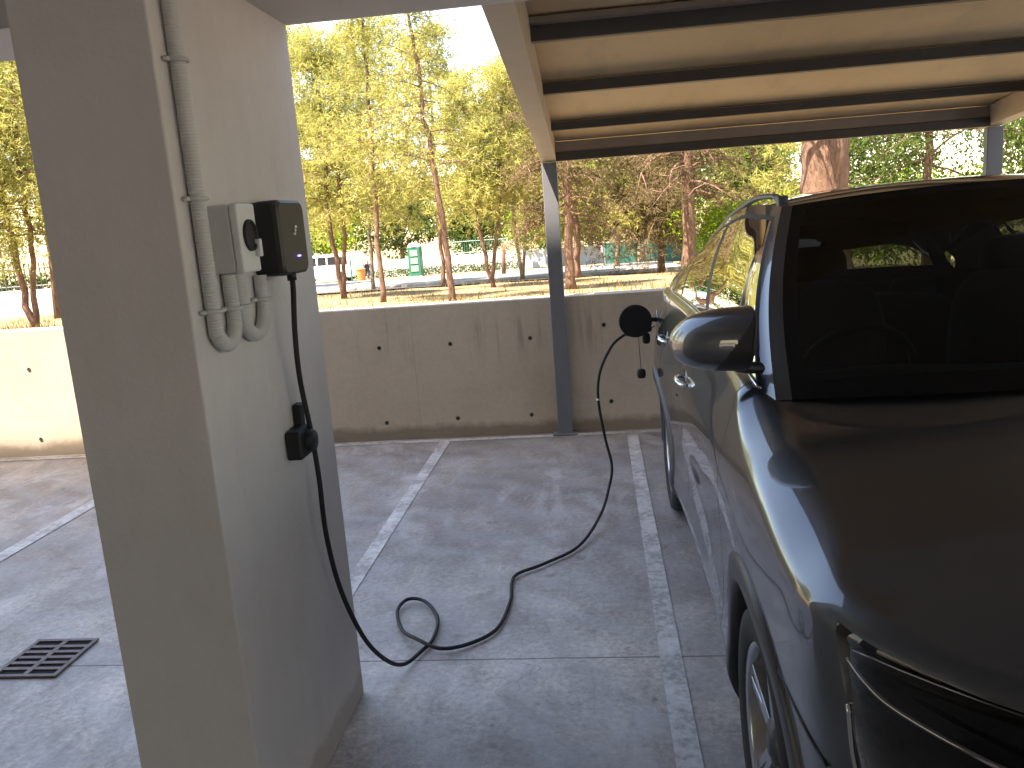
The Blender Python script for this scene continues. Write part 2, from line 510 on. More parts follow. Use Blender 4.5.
def fast_mesh(name, V, F, mat, parent=None, base=(0, 0, 0), smooth=False):
    """V (n,3), F (m,3) arrays"""
    off = ROOT[parent.name] if parent is not None else base
    V = np.asarray(V, np.float32) - np.array(off, np.float32)
    F = np.asarray(F, np.int32)
    k = F.shape[1]
    me = bpy.data.meshes.new(name)
    me.vertices.add(len(V)); me.vertices.foreach_set("co", V.ravel())
    me.loops.add(F.size); me.loops.foreach_set("vertex_index", F.ravel())
    me.polygons.add(len(F)); me.polygons.foreach_set("loop_start", np.arange(0, F.size, k, dtype=np.int32))
    try: me.polygons.foreach_set("loop_total", np.full(len(F), k, np.int32))
    except Exception: pass
    me.materials.append(MT[mat])
    me.update(); me.validate()
    o = bpy.data.objects.new(name, me)
    COL.objects.link(o)
    if parent is not None: o.parent = parent
    else: o.location = off
    ROOT[o.name] = off
    return o

# ------------------------------------------------------------------ ground, floor, markings
TY = [6.5501, 9, 12, 15, 18, 22, 25, 28, 34, 36, 45, 50, 60, 100, 200, 900]
TZ = [1.0, 0.8, 0.58, 0.30, 0.10, -0.05, -0.16, -0.36, -0.50, -0.58, -1.05, -1.2, -1.5, -2.4, -3.5, -5.5]
def ter(y, x=0.0):
    y = np.asarray(y, float)
    return np.where(y < 6.55, -0.03, np.interp(y, TY, TZ))

ys = np.concatenate([[-900, -200, -60, -31, 0, 6.5499], np.linspace(6.5501, 40, 100), np.linspace(41, 120, 50), [150, 200, 400, 900]])
xs = np.concatenate([[-900, -300, -120], np.linspace(-60, 60, 81), [120, 300, 900]])
G = np.zeros((len(ys), len(xs), 3))
for i, y in enumerate(ys):
    for j, x in enumerate(xs):
        z = float(ter(y))
        if 8 < y < 60 and abs(x) < 60:
            z += 0.035 * math.sin(x * 1.7 + y * 0.9) * math.cos(y * 1.3 - x * 0.6)
        G[i, j] = (x, y, z)
tag(MB().grid(G).build("ground", "ground", smooth=True), kind="structure")
tag(MB().box(-45, 45, -30, 6.46, -0.25, 0.0).build("parking_floor", "floor"), kind="structure")

def strip(name, x0, x1, y0, y1, z=0.004):
    m = MB().add([(x0, y0, z), (x1, y0, z), (x1, y1, z), (x0, y1, z)], [(0, 1, 2, 3)])
    return tag(m.build(name, "line"), kind="structure")
strip("bay_line", 0.165, 0.249, -3.0, 6.335)
strip("bay_line", -1.318, -1.236, -3.0, 6.335)
strip("bay_line", -3.57, -3.465, -3.0, 6.335)
strip("bay_line", -5.82, -5.71, -3.0, 6.335)
strip("bay_line", 2.93, 3.04, -3.0, 6.335)
strip("wall_line", -30, -0.39, 6.337, 6.405)
strip("wall_line", -0.235, 30, 6.337, 6.405)

# the street beyond: pale pavement, asphalt lane, kerb
def slab(name, mat, x0, x1, y0, y1, lift):
    yy = np.linspace(y0, y1, 12); xx = np.linspace(x0, x1, 12)
    P = np.array([[(x, y, float(np.interp(y, TY, TZ)) + lift) for x in xx] for y in yy])
    return tag(MB().grid(P).build(name, mat, smooth=True), kind="structure")
slab("road", "asphalt", -70, 2.0, 27.0, 29.0, 0.05)
slab("pavement", "road", -70, 3.0, 29.05, 44.0, 0.09)
tag(MB().hexa([(-70, 29.0, -0.9), (3, 29.0, -0.9), (3, 29.12, -0.9), (-70, 29.12, -0.9)],
              [(-70, 29.0, -0.27), (3, 29.0, -0.27), (3, 29.12, -0.27), (-70, 29.12, -0.27)]).build("kerb", "kerb"), kind="structure")

# ------------------------------------------------------------------ building: soffit, upper storeys, pillar
bld = thing("apartment_building", (0, -3, 2.365), "grey rendered building whose soffit and beams roof the parking bays", "building")
MB().box(-0.952, 7.5, 1.866, 2.765, 2.365, 2.746).build("beam", "soffit", bld)
MB().box(-24, -1.284, 2.47, 2.86, 2.365, 2.746).build("beam", "soffit", bld)
MB().box(-24, 7.5, -9.0, 2.80, 2.75, 3.05).build("soffit", "soffit", bld)
# upper storeys, unseen: open ends and left step shaped for light and shadow below
fac = MB()
fac.box(-6.8, 7.5, -9.0, 2.80, 3.052, 12.75)
fac.box(-24, -6.803, -9.0, 2.80, 3.052, 11.42)
fac.build("upper_storeys", "facade", bld)
MB().box(-24, 7.5, -9.25, -9.003, 0.0, 3.05).build('added_back_wall', 'facade', bld)  # unseen wall added to keep light from behind off the pillar
def facade_windows():
    src = None
    for x in np.arange(-22, 7, 4.0):
        for z in (4.0, 7.0):
            if src is None:
                w = MB().box(x - 0.8, x + 0.8, 2.803, 2.83, z, z + 1.3).build("window", "black_gloss", bld)
                s = MB().box(x - 0.9, x + 0.9, 2.803, 2.93, z - 0.08, z - 0.003).build("sill", "white_wall", w)
                src = (w, s, x, z)
            else:
                w = src[0].copy(); COL.objects.link(w); w.parent = bld; w.location = (x - src[2], 0, z - src[3])
                s = src[1].copy(); COL.objects.link(s); s.parent = w
facade_windows()

PX = -0.953
pil = MB().box(-1.283, PX, 1.866, 2.765, 0.0, 2.748).build("pillar", "plaster", bevel=0.006, base=(-1.118, 2.3, 0))
tag(pil, "thick grey white painted pillar carrying the charger and the conduits", "pillar")
other = None
for (x, y) in ((4.6, 2.3), (-6.4, 2.3), (-1.118, -8.4), (4.6, -8.4), (-6.4, -8.4)):
    lab = {(4.6, 2.3): "bare painted pillar beyond the far side of the dark grey car",
           (-6.4, 2.3): "bare painted pillar out to the left under the beam",
           (-1.118, -8.4): "painted pillar at the back in line with the charger pillar",
           (4.6, -8.4): "painted pillar at the back behind the dark grey car",
           (-6.4, -8.4): "painted pillar at the back left corner of the parking"}[(x, y)]
    if other is None:
        o = other = MB().box(x - 0.165, x + 0.165, y - 0.45, y + 0.45, 0.0, 2.748 if x < 4 else 2.36).build("pillar", "plaster", bevel=0.006, base=(x, y, 0))
    else:
        o = other.copy(); COL.objects.link(o); o.location = (x, y, 0)
    if y < 0 or x < -5:
        pass
    tag(o, lab, "pillar", "bare pillars under the building")

# ------------------------------------------------------------------ retaining wall
rw = thing("retaining_wall", (0, 6.55, 0), "low board marked concrete retaining wall at the head of the bays", "wall")
MB().box(-40, 40, 6.46, 6.66, -0.2, 1.088).build("wall_body", "wall", rw, bevel=0.008)
hole = None
for (x, z) in [(-4.80, .76), (-4.81, .15), (-1.77, .77), (-1.19, .77), (-.55, .78), (-1.77, .15), (-1.18, .16), (-.58, .16), (.03, .85), (.06, .24), (.62, .8), (.62, .2),
               (-2.95, .77), (-2.95, .15), (-3.9, .76), (-3.9, .15), (-5.7, .76), (-5.7, .15), (1.3, .8), (1.3, .2), (2.0, .8), (2.0, .2)]:
    if hole is None:
        hole = MB().lathe([(0.016, 0.0), (0.016, -0.003), (0.012, -0.003), (0.0, -0.001)], (x, 6.459, z), 'y', 16).build("tie_hole", "dark_hole", rw)
        h0 = (x, z)
    else:
        h = hole.copy(); COL.objects.link(h); h.parent = rw; h.location = (x - h0[0], 0, z - h0[1])

# ------------------------------------------------------------------ carport
cp = thing("carport", (1.2, 6.43, 0), "grey steel carport with cream sheet roof over the parked car", "carport")
def sz(y): return 2.535 - 0.116 * (y - 3.9)
XA, XB = -0.37, 2.905
sh = MB()
ny = 40
prof = []
for k in range(0, 67):                                   # trapezoid ribs of the sheet run down the slope
    x = XA + 0.003 + (XB - XA - 0.006) * k / 66.0
    prof.append((x, 0.0))
bot = [[(x, y, sz(y) + 0.006 + h) for x, h in prof] for y in (2.84, 6.72)]
top = [[(x, y, sz(y) + 0.045 + h) for x, h in prof] for y in (2.84, 6.72)]
sh.grid(np.array(bot)); sh.grid(np.array(top))
sh.build("roof_sheet", "sheet", cp)
MB().box(XA, XB, 6.722, 6.74, sz(6.72) - 0.03, sz(6.72) + 0.06).build("fascia", "beam", cp)
# rafters
MB().hexa([(-0.335, 2.90, 2.40), (-0.225, 2.90, 2.40), (-0.262, 6.56, 2.095), (-0.372, 6.56, 2.095)],
          [(-0.335, 2.90, sz(2.9)), (-0.225, 2.90, sz(2.9)), (-0.262, 6.56, sz(6.56)), (-0.372, 6.56, sz(6.56))]).build("rafter", "beam", cp, bevel=0.004)
MB().hexa([(2.79, 2.90, 2.40), (2.90, 2.90, 2.40), (2.90, 6.56, 2.095), (2.79, 6.56, 2.095)],
          [(2.79, 2.90, sz(2.9)), (2.90, 2.90, sz(2.9)), (2.90, 6.56, sz(6.56)), (2.79, 6.56, sz(6.56))]).build("rafter", "beam", cp, bevel=0.004)
def post(x0, x1, mat):
    p = MB().box(x0, x1, 6.395, 6.455, 0.0, 2.100).build("post", mat, cp, bevel=0.006)
    MB().box(x0 - 0.04, x1 + 0.04, 6.35, 6.457, 0.002, 0.014).build("base_plate", mat, p)
    return p
post(-0.372, -0.259, "steel_grey"); post(2.79, 2.90, "steel_grey")
for y, hp in ((3.87, .082), (4.83, .062), (5.78, .055)):
    zb = sz(y) - hp
    xl = -0.262 + (-0.0) if y > 4 else -0.25
    q = MB().box(xl, 2.788, y - 0.03, y + 0.03, zb, sz(y) - 0.002).build("purlin", "steel_dark", cp, bevel=0.003)
q = MB().box(-0.24, 2.788, 3.78, 3.838, 2.520, 2.544).build("purlin_cleat", "steel_web", cp)
MB().box(-0.235, 2.787, 3.842, 3.846, 2.452, 2.535).build("purlin_web", "steel_web", cp)
MB().box(-0.26, 2.788, 6.36, 6.44, 2.102, 2.165).build("eaves_beam", "steel_dark", cp, bevel=0.003)
MB().box(-0.26, 2.788, 6.375, 6.43, 2.167, sz(6.43)).build("eaves_web", "steel_web", cp)
for x in (-0.2, 0.05, 0.6, 1.2, 1.8, 2.4):
    MB().lathe([(0.0, -0.008), (0.008, -0.007), (0.009, 0)], (x, 3.842, 2.512), 'y', 8).build("bolt", "steel_dark", cp)

# ------------------------------------------------------------------ charger, boxes, conduits on the pillar
def corrugated(path, r, pitch=0.0075, depth=0.0009, n=14):
    P = smooth_path(path, 30)
    seg = np.linalg.norm(np.diff(P, axis=0), axis=1); s = np.concatenate([[0], np.cumsum(seg)])
    N = int(s[-1] / (pitch / 4))
    q = np.linspace(0, s[-1], N)
    Q = np.stack([np.interp(q, s, P[:, i]) for i in range(3)], 1)
    rad = r + depth * np.cos(2 * math.pi * q / pitch)
    return MB().tube(Q, rad, n)
XC = PX + 0.021
def u_path(y0, zt0, y1, zt1, zb):
    rr = (y1 - y0) / 2; yc = (y0 + y1) / 2
    p = [(XC, y0, zt0)]
    for z in np.linspace(zt0, zb + rr, 6)[1:]: p.append((XC, y0, z))
    for a in np.linspace(math.pi, 2 * math.pi, 9)[1:-1]: p.append((XC, yc + rr * math.cos(a), zb + rr + rr * math.sin(a)))
    for z in np.linspace(zb + rr, zt1, 4): p.append((XC, y1, z))
    return p
c1 = thing("conduit", (PX, 1.955, 1.45), "long grey corrugated conduit running from the soffit down into the grey socket box", "conduit")
corrugated(u_path(1.935, 2.745, 2.045, 1.617, 1.445), 0.0185).build("hose", "pvc", c1, smooth=True)
c2 = thing("conduit", (PX, 2.14, 1.45), "short U shaped grey corrugated conduit looping from socket box to charger", "conduit")
corrugated(u_path(2.098, 1.617, 2.245, 1.60, 1.445), 0.0185).build("hose", "pvc", c2, smooth=True)
def clip(par, y, z):
    MB().tube([(PX + 0.002, y - 0.033, z), (PX + 0.012, y - 0.033, z), (PX + 0.012, y - 0.02, z)], 0.006, 8).tube(
        [(XC + 0.0225 * math.cos(a), y + 0.0225 * math.sin(a), z) for a in np.linspace(-2.2, 2.2, 14)], 0.0055, 8).tube(
        [(PX + 0.002, y + 0.026, z), (PX + 0.01, y + 0.026, z)], 0.006, 8).build("clip", "pvc", par, smooth=True)
clip(c1, 1.935, 2.115); clip(c1, 1.935, 1.803); clip(c1, 1.935, 1.535); clip(c1, 2.045, 1.53); clip(c2, 2.103, 1.53); clip(c2, 2.245, 1.535)

sb = thing("socket_box", (PX, 2.085, 1.62), "light grey electrical box with round black socket between conduits and charger", "socket box")
MB().box(PX + 0.001, PX + 0.062, 2.002, 2.106, 1.620, 1.787).build("box_body", "pvc", sb, bevel=0.004)
MB().box(PX + 0.063, PX + 0.086, 2.000, 2.108, 1.618, 1.789).build("box_front", "pvc_light", sb, bevel=0.006)
MB().lathe([(0.0, 0.002), (0.032, 0.002), (0.034, 0.007), (0.039, 0.007), (0.040, 0.0)], (PX + 0.086, 2.056, 1.71), 'x', 28).build("socket", "rubber", sb, smooth=False)
MB().box(PX + 0.0865, PX + 0.10, 2.080, 2.098, 1.655, 1.70).build("latch", "pvc_light", sb, bevel=0.003)

def rrect(x, yc, zc, hy, hz, r, n=6):
    pts = []
    for (sy, sz_, a0) in ((1, 1, 0), (-1, 1, 90), (-1, -1, 180), (1, -1, 270)):
        for k in range(n + 1):
            a = math.radians(a0 + 90 * k / n)
            pts.append((x, yc + sy * (hy - r) + r * math.cos(a), zc + sz_ * (hz - r) + r * math.sin(a)))
    return pts
def rr_loft(secs, yc, zc):
    m = MB(); rings = [rrect(x, yc, zc, hy, hz, r) for x, hy, hz, r in secs]
    n = len(rings[0])
    vs = [p for R_ in rings for p in R_]
    fs = [(i * n + k, i * n + (k + 1) % n, (i + 1) * n + (k + 1) % n, (i + 1) * n + k) for i in range(len(rings) - 1) for k in range(n)]
    fs.append(tuple((len(rings) - 1) * n + k for k in range(n))); fs.append(tuple(range(n - 1, -1, -1)))
    return m.add(vs, fs)
wb = thing("wall_charger", (PX, 2.38, 1.6), "black and charcoal wall charger box with small violet light", "charger")
YC, ZC = 2.362, 1.697
rr_loft([(PX + 0.002, .098, .100, .02), (PX + 0.03, .103, .104, .022), (PX + 0.072, .103, .105, .026)], YC, ZC).build("housing", "black", wb, smooth=False)
fc = rr_loft([(PX + 0.0725, .1035, .1055, .026), (PX + 0.084, .102, .104, .026), (PX + 0.090, .095, .097, .024)], YC, ZC).build("front_cover", "charcoal", wb)
# small pale swirl mark and the status light, lying on the cover
XF = PX + 0.0905
lg = MB()
for (yy, zz, a0, a1, rr) in ((2.366, 1.712, 200, 420, 0.0075), (2.381, 1.722, 20, 250, 0.0065)):
    lg.tube([(XF + 0.0006, yy + rr * math.cos(math.radians(a)), zz + rr * math.sin(math.radians(a))) for a in np.linspace(a0, a1, 14)], 0.0022, 6)
lg.build("logo_mark", "white_plain", fc)
MB().tube([(XF + 0.0004, 2.372, 1.643), (XF + 0.0004, 2.392, 1.643)], 0.0024, 8).build("status_light", "led", fc)

hd = thing("plug_holder", (PX, 2.42, 1.08), "black plug holster bracket on the pillar below the charger", "holder")
MB().lathe([(0.0, 0.07), (0.030, 0.07), (0.034, 0.062), (0.038, 0.01), (0.044, 0.0)], (PX, 2.385, 1.085), 'x', 22).build("holster", "black", hd, smooth=True)
MB().box(PX + 0.002, PX + 0.05, 2.315, 2.43, 1.040, 1.128).build("holster_back", "black", hd, bevel=0.008)
MB().box(PX + 0.002, PX + 0.026, 2.400, 2.444, 1.115, 1.195).build("hook", "black", hd, bevel=0.008)

cab_pts = [(-0.875, 2.335, 1.603), (-0.875, 2.335, 1.55), (-0.89, 2.345, 1.42), (-0.90, 2.366, 1.277), (-0.90, 2.405, 1.10), (-0.895, 2.41, 0.954), (-0.89, 2.40, 0.768), (-0.885, 2.46, 0.55), (-0.868, 2.59, 0.31), (-0.85, 2.76, 0.13), (-0.825, 2.90, 0.035), (-0.785, 3.035, 0.016), (-0.757, 3.13, 0.016), (-0.772, 3.31, 0.018),
           (-0.86, 3.465, 0.022), (-0.945, 3.49, 0.022), (-0.968, 3.38, 0.020), (-0.905, 3.20, 0.022), (-0.815, 3.085, 0.040), (-0.71, 3.035, 0.024), (-0.598, 3.085, 0.015),
           (-0.498, 3.21, 0.014), (-0.467, 3.46, 0.014), (-0.478, 3.66, 0.014), (-0.455, 3.755, 0.016), (-0.333, 3.865, 0.016), (-0.165, 4.07, 0.02), (-0.05, 4.38, 0.07), (0.005, 4.58, 0.16), (0.027, 4.64, 0.27),
           (-0.003, 4.66, 0.43), (-0.031, 4.68, 0.65), (-0.013, 4.71, 0.81), (0.060, 4.76, 0.945), (0.125, 4.80, 0.995), (0.17, 4.82, 1.01)]
cb = thing("charging_cable", (-0.78, 3.0, 0), "black charging cable looped on the floor between charger and car", "cable")
MB().tube(smooth_path(cab_pts, 10), 0.0080, 12).build("sleeve", "rubber", cb, smooth=True)
MB().tube([(-0.0315, 4.6795, 0.648), (-0.031, 4.681, 0.660)], 0.0115, 12).build("cable_marker", "white_plain", cb, smooth=True)
MB().tube(smooth_path([(0.15, 4.815, 1.004), (0.20, 4.83, 1.018), (0.255, 4.85, 1.03), (0.29, 4.86, 1.035)], 5), [.014, .018, .021, .023, .024, .024, .024, .024, .024, .024, .026, .028, .029, .029, .029, .029], 14).build("connector", "black", cb, smooth=True)
MB().tube([(-0.875, 2.335, 1.60), (-0.875, 2.335, 1.575)], 0.0135, 12).build("cable_gland", "black", cb, smooth=True)

# ------------------------------------------------------------------ floor drain
dr = thing("floor_drain", (-2.43, 3.04, 0), "rusty slotted drain grate set in the concrete floor", "drain")
A, B, C_, D_ = np.array([-2.57, 2.89]), np.array([-2.305, 2.89]), np.array([-2.275, 3.195]), np.array([-2.57, 3.205])
x0, x1, y0, y1 = -2.575, -2.285, 2.89, 3.20
MB().box(x0 + .005, x1 - .005, y0 + .005, y1 - .005, 0.001, 0.0045).build("gully", "pit", dr)
fr = MB(); e = 0.018
fr.box(x0, x1, y0, y0 + e, 0.005, 0.012); fr.box(x0, x1, y1 - e, y1, 0.005, 0.012)
fr.box(x0, x0 + e, y0 + e, y1 - e, 0.005, 0.012); fr.box(x1 - e, x1, y0 + e, y1 - e, 0.005, 0.012)
fr.build("frame", "iron", dr)
br = MB(); xm = (x0 + x1) / 2
br.box(xm - 0.011, xm + 0.011, y0 + e, y1 - e, 0.005, 0.0115)
for k in range(1, 6):
    y = y0 + e + (y1 - y0 - 2 * e) * k / 6
    br.box(x0 + e, xm - 0.0112, y - 0.010, y + 0.010, 0.005, 0.011); br.box(xm + 0.0112, x1 - e, y - 0.010, y + 0.010, 0.005, 0.011)
br.build("grille", "iron", dr)

# ------------------------------------------------------------------ the parked car
CX = 1.245
car = thing("parked_car", (CX, 3.3, 0), "dark grey metallic SUV parked nose out and plugged in with its charge flap open", "car")
cpts = [(-.35, .98), (0, .96), (.35, .98), (.55, 1.02), (.70, 1.10), (.80, 1.21), (.87, 1.33), (.905, 1.46), (.916, 1.70), (.921, 2.0), (.917, 2.4), (.910, 3.0), (.916, 3.8),
        (.938, 4.4), (.940, 4.75), (.915, 5.0), (.86, 5.18), (.74, 5.31), (.45, 5.40), (0, 5.43), (-.45, 5.40)]
CP = smooth_path([(a, b, 0) for a, b in cpts], 60)[60:-60, :2]
seg = np.linalg.norm(np.diff(CP, axis=0), axis=1)
CS = np.concatenate([[0], np.cumsum(seg)])
CT = np.gradient(CP, axis=0); CT /= np.linalg.norm(CT, axis=1)[:, None]
CN = np.stack([CT[:, 1], -CT[:, 0]], 1)                    # outward (towards +d)
def cpos(s): return np.array([np.interp(s, CS, CP[:, 0]), np.interp(s, CS, CP[:, 1])])
def cnor(s):
    n = np.array([np.interp(s, CS, CN[:, 0]), np.interp(s, CS, CN[:, 1])]); return n / np.linalg.norm(n)
side_i = np.where((CP[:, 0] > 0.8))[0]
def s_of_y(y):
    ii = np.where((CP[:, 0] > 0.60))[0]
    return float(np.interp(y, CP[ii, 1], CS[ii]))
def smooth_tab(xs_, ys_, w=0.12, lo=0.8, hi=5.6):
    X = np.linspace(lo, hi, 800); Y = np.interp(X, xs_, ys_)
    k = int(w / (X[1] - X[0])); ker = np.hanning(2 * k + 1); ker /= ker.sum()
    Yp = np.pad(Y, k, mode='edge'); return X, np.convolve(Yp, ker, 'valid')
ZTX, ZTY = smooth_tab([.9, 1.36, 1.8, 2.25, 2.6, 3.6, 4.5, 5.0, 5.25, 5.5], [1.005, 1.02, 1.10, 1.17, 1.215, 1.25, 1.265, 1.25, 1.19, 1.16])
RTX, RTY = smooth_tab([.9, 1.3, 1.6, 2.15, 2.45, 5.1, 5.5], [.035, .05, .092, .095, .035, .028, .05], 0.15)
ZT = lambda y: float(np.interp(y, ZTX, ZTY))
RT = lambda y: float(np.interp(y, RTX, RTY))
IZ = [.18, .24, .30, .42, .55, .70, .82, .90, .96, 1.02, 1.10, 1.18, 1.28]
IM = [.075, .035, .014, .024, .022, .014, .005, .0, .004, .015, .034, .052, .072]
IF = [.12, .05, .02, .0, .0, .0, .002, .006, .010, .018, .03, .04, .05]
IR = [.11, .05, .015, .0, .0, .004, .02, .03, .04, .05, .06, .07, .08]
ZZ = np.linspace(.1, 1.4, 400)
def smz(v):
    y = np.interp(ZZ, IZ, v); k = 14; ker = np.hanning(2 * k + 1); ker /= ker.sum()
    return np.convolve(np.pad(y, k, mode='edge'), ker, 'valid')
IMs, IFs, IRs = smz(IM), smz(IF), smz(IR)
def sstep(a, b, x):
    t = min(1, max(0, (x - a) / (b - a))); return t * t * (3 - 2 * t)
_a = np.linspace(0, 1, 200)
_th = np.radians(np.interp(_a, [0, .12, .26, .84, .94, 1.0], [2, 22, 47, 61, 78, 88]))
_dz = np.concatenate([[0], np.cumsum(np.cos(_th[1:]))]); _dx = np.concatenate([[0], np.cumsum(np.sin(_th[1:]))])
_dx /= _dz[-1]; _dz /= _dz[-1]
def inset(y, z):
    wf = 1 - sstep(1.15, 1.55, y); wr = sstep(4.95, 5.25, y); wm = 1 - wf - wr
    i = wm * np.interp(z, ZZ, IMs) + wf * np.interp(z, ZZ, IFs) + wr * np.interp(z, ZZ, IRs)
    # muscular flare over each wheel, slight hollow in the doors
    fl = math.exp(-((y - 1.94) / .42) ** 2) + 1.5 * math.exp(-((y - 4.64) / .45) ** 2)
    i -= 0.010 * fl * math.exp(-((z - .78) / .14) ** 2)
    if 2.5 < y < 4.3: i += 0.012 * math.sin(math.pi * (y - 2.5) / 1.8) * math.exp(-((z - .52) / .16) ** 2)
    return i
Z0 = 0.205
GAPS = [(2.50, -.14), (3.70, .05), (4.44, .06)]
def surf(s, v, y0=None):
    """near-side skin: arclength s, height fraction v -> (d, Y, z)"""
    p0 = cpos(s); y = p0[1]
    zt, r = ZT(y), RT(y)
    z = Z0 + (zt - Z0) * v
    s2 = s
    if y < 1.75:
        s2 += .36 * (z - 1.0) * math.exp(-((y - 1.33) / .16) ** 2) * (p0[0] > 0)
    if y > 1.6 and y < 5.0:
        for g, sl in GAPS:
            s2 += sl * (z - .7) / .5 * math.exp(-((y - g) / .14) ** 2)
    p = cpos(s2); n = cnor(s2); y = p[1]
    i = inset(y, z)
    h = z - (zt - r)
    if h > 0:
        fz = sstep(1.28, 1.62, y) * (1 - sstep(2.2, 2.5, y))
        i += (1 - fz) * (r - math.sqrt(max(0, r * r - h * h))) + fz * r * float(np.interp(h / r, _dz, _dx))
    q = p - n * i
    return np.array([q[0], q[1], z])
def skin_at(y, z):
    """d of the near-side skin at world Y and height z"""
    s = s_of_y(y)
    v = (z - Z0) / (ZT(y) - Z0)
    for _ in range(3):
        q = surf(s, v); s += (y - q[1])
    return surf(s, v)[0]
sA, sB = 0.0, CS[-1]
i0 = int(np.argmin(np.abs(CP[:int(len(CP) * .3), 0]))); i1 = len(CP) - 1 - int(np.argmin(np.abs(CP[::-1][:int(len(CP) * .3), 0])))
sA, sB = CS[i0], CS[i1]
cols = list(np.arange(sA, sB, 0.022)) + [sB]
s_head = s_of_y(1.365)
for g in [1.365] + [g for g, _ in GAPS]:
    sg = s_of_y(g); cols = [c for c in cols if abs(c - sg) > 0.012] + [sg - 0.003, sg + 0.003]
cols = np.array(sorted(cols))
rows = np.concatenate([np.linspace(0, .80, 34), np.linspace(.80, .88, 7)[1:], 1 - .12 * (1 - np.linspace(0, 1, 22)[1:]) ** 1.35])
S = np.array([[surf(s, v) for s in cols] for v in rows])            # rows x cols x 3 (d,Y,z)
nr, nc = len(rows), len(cols)
ycol = np.array([cpos(s)[1] for s in cols]); dcol = np.array([cpos(s)[0] for s in cols])
WC = [(1.94, .350), (4.64, .350)]; RH = 0.432
def near(P):                                                          # (d,Y,z) -> world, near side
    Q = np.array(P, float).copy(); Q[..., 0] = CX - Q[..., 0]; return Q
def both(name, mat, P, keep, smooth=True, cap_parent=None, mirror=True):
    m = MB().grid(near(P), keep)
    if not m.v: return None
    a = m.build(name, mat, car, smooth=smooth)
    b = m.mirror_x(CX).build(name, mat, car, smooth=smooth) if mirror else None
    return a, b
cell = {k: np.zeros((nr - 1, nc - 1), bool) for k in ("front_bumper", "fender", "front_door", "rear_door", "rear_quarter", "rear_bumper", "tailgate", "cladding", "headlight", "lamp_surround", "grille", "hood_edge", "tail_light")}
sm_mid = 0.5 * (cols[1:] + cols[:-1]); wcol = cols[1:] - cols[:-1]
arch_snap = []
for j in range(nc - 1):
    y = cpos(sm_mid[j])[1]; d = cpos(sm_mid[j])[0]
    for i in range(nr - 1):
        c = (S[i, j] + S[i + 1, j] + S[i, j + 1] + S[i + 1, j + 1]) / 4
        z = c[2]; v = .5 * (rows[i] + rows[i + 1])
        if any(math.hypot(c[1] - wy, z - wz) < RH for wy, wz in WC): continue
        if any(abs(sm_mid[j] - s_of_y(g)) < 0.0025 for g, _ in GAPS) and z > .31: 
            continue
        if z < .30 and 1.5 < y < 5.1: k = "cladding"
        elif y < 1.365 and d < .93 and y < 2:
            if v > .955: k = "hood_edge"
            elif z > .70 and d > .46: k = "headlight"
            elif z > .42 and d > .70 and y > 1.12 and y < 1.345: k = "lamp_surround"
            elif d <= .46 and z > .45: k = "grille"
            else: k = "front_bumper"
        elif y < 2.0 and z < .72 - .0 * y: k = "front_bumper"
        elif y < 2.50: k = "fender"
        elif y < 3.70: k = "front_door"
        elif y < 4.44: k = "rear_door"
        elif y < 5.0 or (y < 5.16 and z > .8): 
            k = "rear_quarter" if z > .55 or y < 4.9 else "rear_bumper"
        elif z < .70: k = "rear_bumper"
        elif .88 < z < 1.04: k = "tail_light"
        else: k = "tailgate"
        cell[k][i, j] = True
# pull the ragged edge of each wheel opening onto its circle
anycell = sum(cell.values()) > 0
for i in range(nr):
    for j in range(nc):
        nb = [anycell[a, b] for a in (i - 1, i) for b in (j - 1, j) if 0 <= a < nr - 1 and 0 <= b < nc - 1]
        if any(nb) and not all(nb):
            for wy, wz in WC:
                r_ = math.hypot(S[i, j, 1] - wy, S[i, j, 2] - wz)
                if r_ < RH + .035:
                    k_ = (RH - .002) / r_; S[i, j, 1] = wy + (S[i, j, 1] - wy) * k_; S[i, j, 2] = wz + (S[i, j, 2] - wz) * k_
MT['tail_red'] = plain('dark_red_lens', (0.10, 0.004, 0.005), 0.1, coat=0.6)
for k, mt in (("front_bumper", "paint"), ("fender", "paint"), ("front_door", "paint"), ("rear_door", "paint"), ("rear_quarter", "paint"), ("rear_bumper", "paint"), ("tailgate", "paint"),
              ("cladding", "cladding"), ("lamp_surround", "black_gloss"), ("grille", "black_gloss"), ("tail_light", "tail_red")):
    nm = {"cladding": "sill_cladding"}.get(k, k)
    if k in ("tailgate", "rear_bumper", "grille", "front_bumper") :
        m = MB().grid(near(S), cell[k]); m2 = m.mirror_x(CX); m.add(m2.v, m2.f); m.build(nm, mt, car, smooth=True)
    else:
        r_ = both(nm, mt, S, cell[k])
        if k in ("front_door", "rear_door"): 
            if k == "front_door": door_f = r_[0]; door_f2 = r_[1]
            else: door_r = r_[0]; door_r2 = r_[1]
        if k == "rear_quarter": quarter = r_[0]
# dark inner shell seen through the shut lines
def offset_skin(off):
    P = S.copy()
    for j, s in enumerate(cols):
        n = cnor(s)
        P[:, j, 0] -= n[0] * off; P[:, j, 1] -= n[1] * off
    return P
inner_keep = np.zeros_like(anycell)
for j in range(nc - 1):
    for i in range(nr - 1):
        c = S[i, j]
        inner_keep[i, j] = not any(math.hypot(c[1] - wy, c[2] - wz) < RH + .03 for wy, wz in WC) and c[1] > 1.5
mi = MB().grid(near(offset_skin(0.012)), inner_keep); m2 = mi.mirror_x(CX); mi.add(m2.v, m2.f); mi.build("inner_shell", "interior", car, smooth=True)

